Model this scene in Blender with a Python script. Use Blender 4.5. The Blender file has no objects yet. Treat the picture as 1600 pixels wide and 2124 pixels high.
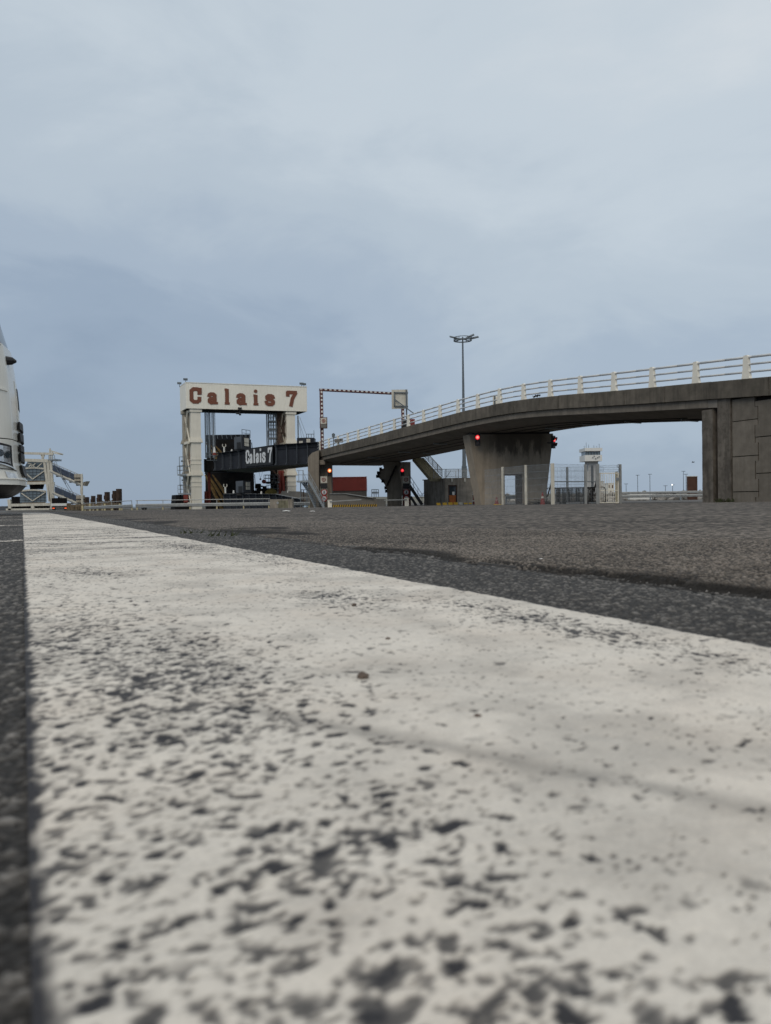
import bpy, bmesh, math, random
import numpy as np
from mathutils import Vector, Matrix
random.seed(7)
S = bpy.context.scene
COL = S.collection
# ------------------------------------------------------------------ camera
F, CX, CY, ROLL, PITCH, H = 1600., 800., 1062., .0135, 19/1600., .11
_p = -PITCH
_f = Vector((0, math.cos(_p), math.sin(_p))); _u0 = Vector((0, -math.sin(_p), math.cos(_p))); _r0 = Vector((1, 0, 0))
_c, _s = math.cos(ROLL), math.sin(ROLL)
_R = _r0*_c - _u0*_s; _U = _u0*_c + _r0*_s
cam = bpy.data.cameras.new('camera'); camo = bpy.data.objects.new('camera', cam); COL.objects.link(camo)
camo.matrix_world = Matrix(((_R.x, _U.x, -_f.x, 0), (_R.y, _U.y, -_f.y, 0), (_R.z, _U.z, -_f.z, H), (0, 0, 0, 1)))
cam.sensor_fit = 'VERTICAL'; cam.sensor_height = 24; cam.lens = 24*F/2124
cam.clip_start = .02; cam.clip_end = 30000
cam.dof.use_dof = True; cam.dof.focus_distance = 4.0; cam.dof.aperture_fstop = 8.5
S.camera = camo
# ------------------------------------------------------------------ sky, sun, exposure
SUN_EL, SUN_AZ = math.radians(40), math.radians(200)      # behind the camera and to the left, veiled by cloud
w = bpy.data.worlds.new('World'); S.world = w; w.use_nodes = True
nt = w.node_tree; nt.nodes.clear(); N = nt.nodes; L = nt.links
def nd(t, **k):
    n = N.new(t)
    for a, b in k.items(): setattr(n, a, b)
    return n
out = nd('ShaderNodeOutputWorld'); sky = nd('ShaderNodeTexSky', sky_type='NISHITA', sun_disc=False)
sky.sun_elevation = SUN_EL; sky.sun_rotation = SUN_AZ
bg1 = nd('ShaderNodeBackground'); bg1.inputs[1].default_value = .10; L.new(sky.outputs[0], bg1.inputs[0])
tc = nd('ShaderNodeTexCoord'); sep = nd('ShaderNodeSeparateXYZ'); L.new(tc.outputs['Generated'], sep.inputs[0])
mp = nd('ShaderNodeMapping'); mp.inputs['Scale'].default_value = (1.5, 1.5, 3.6); mp.inputs['Location'].default_value = (3.1, .4, 1.2)
L.new(tc.outputs['Generated'], mp.inputs[0])
nz = nd('ShaderNodeTexNoise'); nz.inputs['Scale'].default_value = 2.0; nz.inputs['Detail'].default_value = 7; nz.inputs['Roughness'].default_value = .55; nz.inputs['Distortion'].default_value = .35
L.new(mp.outputs[0], nz.inputs[0])
md = nd('ShaderNodeMath', operation='MULTIPLY_ADD'); md.inputs[1].default_value = .56; md.inputs[2].default_value = -.28
L.new(nz.outputs[0], md.inputs[0])
ad = nd('ShaderNodeMath', operation='ADD'); L.new(sep.outputs[2], ad.inputs[0]); L.new(md.outputs[0], ad.inputs[1])
adx = nd('ShaderNodeMath', operation='MULTIPLY_ADD'); adx.inputs[1].default_value = .20; L.new(sep.outputs[0], adx.inputs[0]); L.new(ad.outputs[0], adx.inputs[2])
rp = nd('ShaderNodeValToRGB'); cr = rp.color_ramp; cr.interpolation = 'EASE'
def stops(cr, st):
    while len(cr.elements) > len(st): cr.elements.remove(cr.elements[-1])
    for i, (p, c) in enumerate(st):
        e = cr.elements[i] if i < len(cr.elements) else cr.elements.new(p)
        e.position = p; e.color = (*c, 1)
SKYST = [(0.0, (.275, .35, .452)), (.10, (.312, .39, .492)), (.20, (.372, .45, .545)), (.34, (.455, .53, .605)), (.50, (.54, .61, .672)), (.85, (.73, .755, .77)), (1.0, (.92, .885, .84))]
stops(cr, SKYST)
L.new(adx.outputs[0], rp.inputs[0])
bg2 = nd('ShaderNodeBackground'); bg2.inputs[1].default_value = 1.06; L.new(rp.outputs[0], bg2.inputs[0])
mx = nd('ShaderNodeMixShader'); mx.inputs[0].default_value = .94
L.new(bg1.outputs[0], mx.inputs[1]); L.new(bg2.outputs[0], mx.inputs[2]); L.new(mx.outputs[0], out.inputs[0])
sl = bpy.data.lights.new('sun', 'SUN'); sl.energy = 1.0; sl.angle = math.radians(35); sl.color = (1, .88, .72)
so = bpy.data.objects.new('sun', sl); COL.objects.link(so)
sd = Vector((math.sin(SUN_AZ)*math.cos(SUN_EL), math.cos(SUN_AZ)*math.cos(SUN_EL), math.sin(SUN_EL)))
so.rotation_euler = (-sd).to_track_quat('-Z', 'Y').to_euler(); so.location = (0, 0, 60)
S.view_settings.view_transform = 'Standard'; S.view_settings.look = 'None'; S.view_settings.exposure = 0; S.view_settings.gamma = 1
S.render.engine = 'CYCLES'; S.cycles.max_bounces = 5; S.cycles.use_denoising = True

# ------------------------------------------------------------------ helpers
def ray(px, py):
    v = _f + _R*((px-CX)/F) - _U*((py-CY)/F)
    return v/v.y
def at(px, py, d): return ray(px, py)*d + Vector((0, 0, H))       # a surveyed point: photo pixel plus distance
def onground(px, py, z=0):
    v = ray(px, py); return v*((z-H)/v.z) + Vector((0, 0, H))
def hz(px): return 1053.8 - .0135*px
def zat(px, py, d): return at(px, py, d).z
def gz(x, y):
    if y < 20: return 0.
    a = -.0045*(min(y, 47)-20)
    if y > 47:
        k = min(1, max(0, (x-2)/12)); left = -.1215-.0045*(min(y, 86)-47); right = -.1215+.002*(min(y, 100)-47)
        a = left*(1-k)+right*k
    return a
V = Vector
class MB:
    def __init__(s): s.v = []; s.f = []
    def add(s, vs, fs):
        b = len(s.v); s.v += [V(q) for q in vs]; s.f += [tuple(i+b for i in f) for f in fs]; return s
    def obox(s, o, ax, ay, az):
        o, ax, ay, az = V(o), V(ax), V(ay), V(az)
        if ax.cross(ay).dot(az) < 0: o = o+ax; ax = -ax
        q = [o, o+ax, o+ax+ay, o+ay]; q += [p+az for p in q]
        return s.add(q, [(3, 2, 1, 0), (4, 5, 6, 7), (0, 1, 5, 4), (1, 2, 6, 5), (2, 3, 7, 6), (3, 0, 4, 7)])
    def box(s, x0, x1, y0, y1, z0, z1): return s.obox((x0, y0, z0), (x1-x0, 0, 0), (0, y1-y0, 0), (0, 0, z1-z0))
    def bar(s, p, q, w, h=None, up=(0, 0, 1)):
        p, q = V(p), V(q); h = h or w; d = q-p; up = V(up)
        sd = d.cross(up)
        if sd.length < 1e-5*max(1e-9, d.length) or sd.length < 1e-6: sd = d.cross(V((1, 0, 0)))
        sd.normalize(); u2 = sd.cross(d).normalized()
        return s.obox(p-sd*w/2-u2*h/2, d, sd*w, u2*h)
    def tube(s, p, q, r, r2=None, n=8, cap=True):
        p, q = V(p), V(q); r2 = r if r2 is None else r2; d = (q-p).normalized()
        a = d.cross(V((0, 0, 1)))
        if a.length < 1e-4: a = V((1, 0, 0))
        a.normalize(); b = d.cross(a)
        vs = [p+(a*math.cos(t)+b*math.sin(t))*r for t in [2*math.pi*i/n for i in range(n)]]
        vs += [q+(a*math.cos(t)+b*math.sin(t))*r2 for t in [2*math.pi*i/n for i in range(n)]]
        fs = [(i, (i+1) % n, n+(i+1) % n, n+i) for i in range(n)]
        if cap: fs += [tuple(range(n-1, -1, -1)), tuple(range(n, 2*n))]
        return s.add(vs, fs)
    def path(s, pts, r, n=6):
        for a, b in zip(pts[:-1], pts[1:]): s.tube(a, b, r, n=n)
        return s
    def prism(s, poly, vec):
        poly = [V(p) for p in poly]; vec = V(vec); n = len(poly)
        nn = V((0, 0, 0))
        for i in range(n): nn += (poly[i]-poly[0]).cross(poly[(i+1) % n]-poly[0])
        if nn.dot(vec) > 0: poly = poly[::-1]
        return s.add(poly+[p+vec for p in poly], [tuple(range(n)), tuple(range(2*n-1, n-1, -1))]+[(i+n, (i+1) % n+n, (i+1) % n, i) for i in range(n)])
    def disc(s, c, nrm, r, t, n=20):
        c, nrm = V(c), V(nrm).normalized(); return s.tube(c, c+nrm*t, r, n=n)
    def ring(s, c, nrm, r0, r1, t, n=24):
        c, k = V(c), V(nrm).normalized(); a = k.cross(V((0, 0, 1)))
        if a.length < 1e-3: a = V((1, 0, 0))
        a.normalize(); b = k.cross(a)
        vs = []
        for i in range(n):
            e = a*math.cos(2*math.pi*i/n)+b*math.sin(2*math.pi*i/n)
            vs += [c+e*r0, c+e*r1, c+e*r1+k*t, c+e*r0+k*t]
        fs = []
        for i in range(n):
            j = (i+1) % n
            for q in range(4): fs.append((i*4+q, i*4+(q+1) % 4, j*4+(q+1) % 4, j*4+q))
        return s.add(vs, fs)
    def build(s, name, m, parent=None, org=None, smooth=False):
        me = bpy.data.meshes.new(name)
        if parent is not None: org = ORG[parent.name]
        elif org is None:
            xs = [p.x for p in s.v]; ys = [p.y for p in s.v]; zs = [p.z for p in s.v]
            org = V(((min(xs)+max(xs))/2, (min(ys)+max(ys))/2, min(zs)))
        me.from_pydata([p-org for p in s.v], [], s.f)
        me.materials.append(m)
        bm = bmesh.new(); bm.from_mesh(me); bmesh.ops.recalc_face_normals(bm, faces=bm.faces); bm.to_mesh(me); bm.free()
        if smooth:
            me.shade_smooth()
        o = bpy.data.objects.new(name, me); COL.objects.link(o)
        if parent is not None: o.parent = parent
        else: o.location = org
        ORG[o.name] = V(org)
        return o
ORG = {}
def tag(o, label=None, cat=None, group=None, kind=None):
    if label: o['label'] = label
    if cat: o['category'] = cat
    if group: o['group'] = group
    if kind: o['kind'] = kind
    return o
def thing(name, label, cat, loc, group=None):
    o = bpy.data.objects.new(name, None); COL.objects.link(o); o.location = loc; o.empty_display_size = .3
    ORG[o.name] = V(loc)
    return tag(o, label, cat, group)
def copy_tree(o, parent=None):
    c = o.copy(); COL.objects.link(c); ORG[c.name] = ORG[o.name]
    if parent: c.parent = parent
    for ch in list(o.children): copy_tree(ch, c)
    return c
def hexc(r, g, b):
    f = lambda c: (c/255/12.92) if c/255 <= .04045 else ((c/255+.055)/1.055)**2.4
    return (f(r), f(g), f(b))
def mat(name, col, rough=.6, metal=0., var=.18, vs=2.5, bump=0., bs=60., streak=0., dirt=(.03, .028, .024), island=0., spec=.4, emit=None, es=0., blot=None):
    m = bpy.data.materials.new(name); m.use_nodes = True; t = m.node_tree; b = t.nodes['Principled BSDF']; ln = t.links
    b.inputs['Roughness'].default_value = rough; b.inputs['Metallic'].default_value = metal; b.inputs['Specular IOR Level'].default_value = spec
    def n(ty, **k):
        q = t.nodes.new(ty)
        for a, c in k.items(): setattr(q, a, c)
        return q
    co = n('ShaderNodeTexCoord')
    nz = n('ShaderNodeTexNoise'); nz.inputs['Scale'].default_value = vs; nz.inputs['Detail'].default_value = 6; nz.inputs['Roughness'].default_value = .62
    ln.new(co.outputs['Object'], nz.inputs['Vector'])
    r = n('ShaderNodeMapRange'); r.inputs['From Min'].default_value = .28; r.inputs['From Max'].default_value = .72; r.inputs['To Min'].default_value = 1-var; r.inputs['To Max'].default_value = 1+var
    ln.new(nz.outputs[0], r.inputs[0])
    val = r.outputs[0]
    if island:
        g = n('ShaderNodeNewGeometry'); mr = n('ShaderNodeMapRange'); mr.inputs['To Min'].default_value = 1-island; mr.inputs['To Max'].default_value = 1+island
        ln.new(g.outputs['Random Per Island'], mr.inputs[0]); mm = n('ShaderNodeMath', operation='MULTIPLY'); ln.new(val, mm.inputs[0]); ln.new(mr.outputs[0], mm.inputs[1]); val = mm.outputs[0]
    mix = n('ShaderNodeVectorMath', operation='SCALE'); mix.inputs[0].default_value = col; ln.new(val, mix.inputs['Scale'])
    res = mix.outputs[0]
    if streak:
        mpg = n('ShaderNodeMapping'); mpg.inputs['Scale'].default_value = (2.2, 2.2, .16); ln.new(co.outputs['Object'], mpg.inputs[0])
        n2 = n('ShaderNodeTexNoise'); n2.inputs['Scale'].default_value = 1.6; n2.inputs['Detail'].default_value = 7; n2.inputs['Roughness'].default_value = .7; ln.new(mpg.outputs[0], n2.inputs['Vector'])
        r2 = n('ShaderNodeMapRange'); r2.inputs['From Min'].default_value = .46; r2.inputs['From Max'].default_value = .68; r2.inputs['To Max'].default_value = streak; ln.new(n2.outputs[0], r2.inputs[0])
        mc = n('ShaderNodeMix', data_type='RGBA'); ln.new(r2.outputs[0], mc.inputs['Factor']); ln.new(res, mc.inputs['A']); mc.inputs['B'].default_value = (*dirt, 1); res = mc.outputs['Result']
    if blot:   # (scale, lo, hi, amount, colour)
        n3 = n('ShaderNodeTexNoise'); n3.inputs['Scale'].default_value = blot[0]; n3.inputs['Detail'].default_value = 8; n3.inputs['Roughness'].default_value = .65; ln.new(co.outputs['Object'], n3.inputs['Vector'])
        r3 = n('ShaderNodeMapRange'); r3.inputs['From Min'].default_value = blot[1]; r3.inputs['From Max'].default_value = blot[2]; r3.inputs['To Max'].default_value = blot[3]; ln.new(n3.outputs[0], r3.inputs[0])
        mc = n('ShaderNodeMix', data_type='RGBA'); ln.new(r3.outputs[0], mc.inputs['Factor']); ln.new(res, mc.inputs['A']); mc.inputs['B'].default_value = (*blot[4], 1); res = mc.outputs['Result']
    ln.new(res, b.inputs['Base Color'])
    if bump:
        nb = n('ShaderNodeTexNoise'); nb.inputs['Scale'].default_value = bs; nb.inputs['Detail'].default_value = 4; ln.new(co.outputs['Object'], nb.inputs['Vector'])
        bp = n('ShaderNodeBump'); bp.inputs['Strength'].default_value = bump; bp.inputs['Distance'].default_value = .02; ln.new(nb.outputs[0], bp.inputs['Height']); ln.new(bp.outputs[0], b.inputs['Normal'])
    if emit:
        b.inputs['Emission Color'].default_value = (*emit, 1); b.inputs['Emission Strength'].default_value = es
    return m
M = dict(
    parapet=mat('parapet concrete', (.118, .103, .083), .9, var=.35, vs=1.7, bump=.3, streak=.7, dirt=(.045, .04, .032), island=.2, blot=(.9, .52, .75, .5, (.07, .068, .05))),
    band=mat('beam concrete', (.185, .162, .134), .9, var=.25, vs=1.3, bump=.3, streak=.5, dirt=(.075, .066, .052), blot=(1.2, .5, .72, .45, (.09, .078, .06))),
    soffit=mat('soffit concrete', (.20, .18, .155), .92, var=.25, vs=.8, bump=.2),
    pier=mat('pier concrete', (.24, .21, .172), .9, var=.25, vs=.9, bump=.3, streak=.5, dirt=(.07, .058, .045), blot=(.9, .5, .72, .45, (.1, .085, .065))),
    oldconc=mat('old concrete', (.27, .24, .20), .9, var=.3, vs=1.5, bump=.3, streak=.55, dirt=(.07, .058, .045)),
    panel=mat('wall panel concrete', (.165, .146, .121), .92, var=.2, vs=2.2, bump=.8, bs=35, island=.12, streak=.35, dirt=(.09, .078, .06), blot=(2.4, .5, .72, .4, (.12, .105, .085))),
    pilaster=mat('pilaster concrete', (.135, .119, .10), .92, blot=(3., .48, .62, .6, (.06, .052, .042)), var=.4, vs=1.8, bump=.5, bs=25, streak=.8, dirt=(.05, .044, .036)),
    joint=mat('dark joint filler', (.012, .011, .010), .95),
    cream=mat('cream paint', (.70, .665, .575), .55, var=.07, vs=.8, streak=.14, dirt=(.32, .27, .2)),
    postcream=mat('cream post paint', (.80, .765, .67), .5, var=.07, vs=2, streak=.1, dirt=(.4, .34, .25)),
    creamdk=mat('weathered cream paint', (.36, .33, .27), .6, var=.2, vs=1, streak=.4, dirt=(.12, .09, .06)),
    clad=mat('ribbed white cladding', (.80, .775, .69), .5, var=.05, vs=.5, streak=.12, dirt=(.45, .41, .32)),
    galv=mat('galvanised steel', (.30, .33, .35), .45, .55, var=.2, vs=4),
    galvlt=mat('pale galvanised steel', (.33, .34, .335), .5, .4, var=.2, vs=3),
    mast=mat('mast grey steel', (.115, .135, .15), .5, .3, var=.12, vs=1),
    navy=mat('navy steel paint', (.022, .025, .033), .55, var=.25, vs=.9, spec=.2, streak=.3, dirt=(.02, .02, .022)),
    navylt=mat('slate steel paint', (.075, .085, .10), .5, var=.2, vs=1.2),
    black=mat('black rubber and paint', (.014, .014, .015), .5, var=.3),
    darksteel=mat('grimy dark steel', (.011, .0105, .011), .75, spec=.08, var=.5, vs=1.2, blot=(1.1, .55, .72, .6, (.035, .02, .011))),
    rustyellow=mat('rusty yellow bands', (.17, .105, .03), .75, var=.5, vs=1.4, streak=.7, dirt=(.04, .025, .015)),
    railpaint=mat('pale rail paint', (.56, .575, .575), .5, var=.1, vs=3),
    rust=mat('rusty steel', (.052, .031, .022), .85, var=.45, vs=2.2, streak=.5, dirt=(.03, .018, .014)),
    rustred=mat('red oxide steel', (.17, .03, .02), .7, var=.35, vs=2),
    brown=mat('brown lettering', (.165, .058, .032), .6, var=.12),
    brownbox=mat('brown steel sheet', (.085, .040, .025), .6, var=.3, vs=1.3, streak=.5, dirt=(.03, .015, .01)),
    maroon=mat('maroon paint', (.085, .026, .024), .6, var=.3, vs=3),
    barrier=mat('shaded barrier steel', (.02, .019, .018), .6, .2, var=.4, vs=3),  # near-black colour carries the shade the stacked barriers stand in
    letwhite=mat('pale lettering', (.62, .64, .66), .5, var=.12),
    white=mat('white sheet metal', (.68, .68, .65), .5, var=.06, streak=.12, dirt=(.4, .38, .33)),
    offwhite=mat('dirty white paint', (.56, .54, .47), .6, var=.15, streak=.4, dirt=(.2, .17, .12)),
    truck=mat('white truck paint', (.74, .725, .66), .16, var=.03, vs=1.2, spec=.6),
    glass=mat('dark glass', (.03, .045, .055), .06, var=.1, spec=.8),
    glasslt=mat('grey blue glazing', (.13, .17, .20), .12, var=.25, vs=.5, spec=.8),
    chrome=mat('headlamp reflector', (.55, .56, .57), .18, .8, var=.3, vs=14),
    redclad=mat('red cladding', (.19, .030, .024), .6, var=.15, vs=.5, streak=.2, dirt=(.13, .03, .025)),
    greywall=mat('grey painted wall', (.15, .145, .135), .85, var=.2, vs=.7, streak=.25, dirt=(.07, .065, .055)),
    red=mat('red paint', (.40, .028, .022), .5, var=.15),
    redfade=mat('dull red paint', (.22, .035, .03), .6, var=.3, vs=3),
    yellow=mat('yellow paint', (.55, .34, .03), .6, var=.2, vs=3),
    orange=mat('orange wood door', (.42, .12, .025), .6, var=.25, vs=2),
    wood=mat('weathered timber', (.15, .115, .075), .9, var=.4, vs=2, streak=.6, dirt=(.05, .04, .025)),
    dkwood=mat('dark frame timber', (.06, .025, .016), .7, var=.3),
    litred=mat('lit red lens', (.5, .02, .03), .4, emit=(1, .03, .04), es=.95),
    litredcore=mat('lit red lens core', (.9, .3, .3), .4, emit=(1, .26, .22), es=1.5),
    litreddim=mat('dim red lens core', (.8, .1, .1), .4, emit=(1, .10, .12), es=1.0),
    litamber=mat('lit amber lens', (.9, .3, .1), .4, emit=(1, .16, .03), es=1.1),
    litambercore=mat('lit amber core', (.9, .6, .3), .4, emit=(1, .62, .30), es=1.6),
    litwhite=mat('lit lamp', (.9, .9, .85), .4, emit=(1, .97, .9), es=1.6),
    lens=mat('unlit dark lens', (.03, .012, .012), .25, var=.2),
    tail=mat('lit tail lamp', (.8, .1, .03), .4, emit=(1, .16, .05), es=.9),
    rock=mat('armour rock', (.19, .18, .165), .95, var=.45, vs=.8, island=.5, bump=.4, bs=8),
    leaf=mat('weed leaf', (.04, .05, .018), .7, var=.4, vs=40),
    pebble=mat('brown pebble', (.10, .075, .06), .9, var=.4, vs=90),
    litter=mat('white litter', (.72, .72, .70), .7, var=.1),
    stepconc=mat('mossy step concrete', (.27, .24, .16), .9, var=.35, vs=3, streak=.3),
    yellowrail=mat('cream yellow rail', (.46, .40, .24), .6, var=.15),
)
# ================================================================== GROUND (numpy relief)
U2 = np.array([-.426, .9047]); N2 = np.array([.9047, .426])       # along and across the painted line
def h2(ix, iy, sd):
    a = (ix.astype(np.int64)*374761393 + iy.astype(np.int64)*668265263 + sd*2246822519) & 0xffffffff
    a = ((a ^ (a >> 13))*1274126177) & 0xffffffff; a = ((a ^ (a >> 16))*2654435769) & 0xffffffff
    return ((a ^ (a >> 15)) & 0xffffff)/float(0xffffff)
def vn(x, y, sd=0):
    ix = np.floor(x); iy = np.floor(y); fx = x-ix; fy = y-iy; fx = fx*fx*fx*(fx*(fx*6-15)+10); fy = fy*fy*fy*(fy*(fy*6-15)+10)
    return (h2(ix, iy, sd)*(1-fx)+h2(ix+1, iy, sd)*fx)*(1-fy)+(h2(ix, iy+1, sd)*(1-fx)+h2(ix+1, iy+1, sd)*fx)*fy
def fb(x, y, o=3, sd=0):
    r = 0; a = .5; tot = 0
    for i in range(o):
        c, s_ = math.cos(.6+i), math.sin(.6+i); k = 2.03**i
        r = r+a*vn((c*x-s_*y)*k+17*i, (s_*x+c*y)*k+31*i, sd+i); tot += a; a *= .5
    return r/tot
def vor(x, y, sd=0):
    ix = np.floor(x); iy = np.floor(y); f1 = np.full(x.shape, 9.); f2 = np.full(x.shape, 9.); cid = np.zeros(x.shape)
    for a in (-1, 0, 1):
        for b in (-1, 0, 1):
            jx, jy = ix+a, iy+b; d = np.hypot(jx+.1+.8*h2(jx, jy, sd)-x, jy+.1+.8*h2(jx, jy, sd+5)-y); k = h2(jx, jy, sd+9)
            c = d < f1; f2 = np.where(c, f1, np.minimum(f2, d)); cid = np.where(c, k, cid); f1 = np.where(c, d, f1)
    return f1, f2, cid
def sst(a, b, x):
    t = np.clip((x-a)/(b-a), 0, 1); return t*t*(3-2*t)
def gzn(x, y):
    return np.where(y < 20, 0., -.0045*(np.minimum(y, 47)-20))
def gridmesh(name, off, alo, zf, attrs, m):
    A, O = np.meshgrid(alo, off, indexing='ij')
    X = U2[0]*A+N2[0]*O; Y = U2[1]*A+N2[1]*O
    return gridxy(name, X, Y, O, A, zf, attrs, m)
def gridxy(name, X, Y, O, A, zf, attrs, m):
    Z = zf(O, A, X, Y); r, c = X.shape
    co = np.stack([X, Y, Z], -1).reshape(-1, 3).astype(np.float32)
    i = np.arange(r*c).reshape(r, c); q = np.stack([i[:-1, :-1], i[:-1, 1:], i[1:, 1:], i[1:, :-1]], -1).reshape(-1, 4)
    me = bpy.data.meshes.new(name); me.vertices.add(r*c); me.vertices.foreach_set('co', co.ravel())
    me.loops.add(q.size); me.loops.foreach_set('vertex_index', q.ravel().astype(np.int32))
    me.polygons.add(len(q)); me.polygons.foreach_set('loop_start', np.arange(0, q.size, 4, dtype=np.int32)); me.polygons.foreach_set('loop_total', np.full(len(q), 4, np.int32))
    me.update(calc_edges=True); me.validate()
    for k, fn in attrs.items():
        a = me.attributes.new(k, 'FLOAT', 'POINT'); a.data.foreach_set('value', fn(O, A, X, Y).astype(np.float32).ravel())
    me.shade_smooth()
    me.materials.append(m); o = bpy.data.objects.new(name, me); COL.objects.link(o); tag(o, kind='structure'); return o
def geo(a, b, k, mn=0):
    r = [a]
    while r[-1] < b: r.append(r[-1]+max(mn, r[-1]*k))
    return np.array(r)
def attr_mat(name, c0, c1, rough, fine=260., fv=.35, spec=.35, big=None, bump=.25, tint=None):
    m = bpy.data.materials.new(name); m.use_nodes = True; t = m.node_tree; b = t.nodes['Principled BSDF']; ln = t.links
    b.inputs['Roughness'].default_value = rough; b.inputs['Specular IOR Level'].default_value = spec
    a = t.nodes.new('ShaderNodeAttribute'); a.attribute_name = 'mask'
    co = t.nodes.new('ShaderNodeTexCoord')
    nz = t.nodes.new('ShaderNodeTexNoise'); nz.inputs['Scale'].default_value = fine; nz.inputs['Detail'].default_value = 3; ln.new(co.outputs['Object'], nz.inputs['Vector'])
    mr = t.nodes.new('ShaderNodeMapRange'); mr.inputs['From Min'].default_value = .3; mr.inputs['From Max'].default_value = .7; mr.inputs['To Min'].default_value = 1-fv; mr.inputs['To Max'].default_value = 1+fv; ln.new(nz.outputs[0], mr.inputs[0])
    n2 = t.nodes.new('ShaderNodeTexNoise'); n2.inputs['Scale'].default_value = 2.2 if big is None else big[0]; n2.inputs['Detail'].default_value = 5; ln.new(co.outputs['Object'], n2.inputs['Vector'])
    m2 = t.nodes.new('ShaderNodeMapRange'); m2.inputs['From Min'].default_value = .3; m2.inputs['From Max'].default_value = .7; bv = .12 if big is None else big[1]; m2.inputs['To Min'].default_value = 1-bv; m2.inputs['To Max'].default_value = 1+bv; ln.new(n2.outputs[0], m2.inputs[0])
    mu = t.nodes.new('ShaderNodeMath'); mu.operation = 'MULTIPLY'; ln.new(mr.outputs[0], mu.inputs[0]); ln.new(m2.outputs[0], mu.inputs[1])
    mc = t.nodes.new('ShaderNodeMix'); mc.data_type = 'RGBA'; ln.new(a.outputs['Fac'], mc.inputs['Factor']); mc.inputs['A'].default_value = (*c0, 1); mc.inputs['B'].default_value = (*c1, 1)
    src = mc.outputs['Result']
    if tint:
        n3 = t.nodes.new('ShaderNodeTexNoise'); n3.inputs['Scale'].default_value = 9; n3.inputs['Detail'].default_value = 3; ln.new(co.outputs['Object'], n3.inputs['Vector'])
        m3 = t.nodes.new('ShaderNodeMapRange'); m3.inputs['From Min'].default_value = .45; m3.inputs['From Max'].default_value = .7; m3.inputs['To Max'].default_value = .6; ln.new(n3.outputs[0], m3.inputs[0])
        mt = t.nodes.new('ShaderNodeMix'); mt.data_type = 'RGBA'; mt.blend_type = 'MULTIPLY'; ln.new(m3.outputs[0], mt.inputs['Factor']); ln.new(src, mt.inputs['A']); mt.inputs['B'].default_value = (*tint, 1); src = mt.outputs['Result']
    sc = t.nodes.new('ShaderNodeVectorMath'); sc.operation = 'SCALE'; ln.new(src, sc.inputs[0]); ln.new(mu.outputs[0], sc.inputs['Scale']); ln.new(sc.outputs[0], b.inputs['Base Color'])
    if bump:
        bp = t.nodes.new('ShaderNodeBump'); bp.inputs['Strength'].default_value = bump; bp.inputs['Distance'].default_value = .002; ln.new(nz.outputs[0], bp.inputs['Height']); ln.new(bp.outputs[0], b.inputs['Normal'])
    return m
def stones(X, Y, cs, sd):
    wx = X+.004*(vn(X*90, Y*90, 71)-.5); wy = Y+.004*(vn(X*90, Y*90, 72)-.5)
    f1, f2, cid = vor(wx/cs, wy/cs, sd); e = sst(.06, .40, f2-f1)
    return e, cid
def dark_z(O, A, X, Y):
    e, c = stones(X, Y, .0066, 3); z = .0017*e*(.45+c)+.003*(fb(X*7, Y*7, 2, 4)-.5)
    crack = np.exp(-((O-.738-.012*(fb(A*14, O*3, 2, 8)-.5))/.009)**2)*sst(.3, .9, A)*(.4+.6*vn(A*5, A*0, 13))
    return z-.0016-.014*crack+gzn(X, Y)
def dark_m(O, A, X, Y):
    e, c = stones(X, Y, .0066, 3); cr = sst(.3, .6, fb(A*8, O*8, 2, 69))*np.exp(-((O-.742)/.014)**2)
    return np.clip(e*(.12+.88*c**2.6)*(1-.9*cr)*(.6+.8*fb(X*6, Y*6, 3, 150)), 0, 1)
def grey_z(O, A, X, Y):
    e, c = stones(X, Y, .0070, 23); st = sst(.746, .764, O+.022*(fb(A*22, O*30+3, 3, 5)-.5))
    far = 1/(1+(Y/9)**2)
    und = (.010*(fb(X*1.1, Y*1.1, 2, 44)-.5)+.004*(fb(X*4, Y*4, 2, 45)-.5))*sst(.76, 1.3, O)*far
    return -.003+st*(.0015+.006*sst(1.9, .8, A)+.0032*e*(.35+c)/(1+(Y/5)**2))+und+gzn(X, Y)
def grey_m(O, A, X, Y):
    e, c = stones(X, Y, .0070, 23)
    band = sst(.5, .72, fb(X*.9, Y*2.2, 3, 61))*.35+.7*sst(.56, .70, fb(X*2.2, Y*5., 4, 62))*sst(2.6, 1.2, A)
    edge = (.35+.65*sst(1.6, .9, A))*sst(.25, .6, fb(A*7, O*9, 3, 68))*np.exp(-((O-.750)/.011)**2)+.95*sst(.10, -.10, O-.76-.95*(fb(A*1.7, O*3.0, 3, 66)-.44)*sst(.75, 1.3, A)-.10*(fb(X*12, Y*12, 3, 67)-.4))
    return np.clip(e*(.2+.8*c**1.3)*(1-np.clip(edge, 0, .93))-band*.4, 0, 1)
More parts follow.
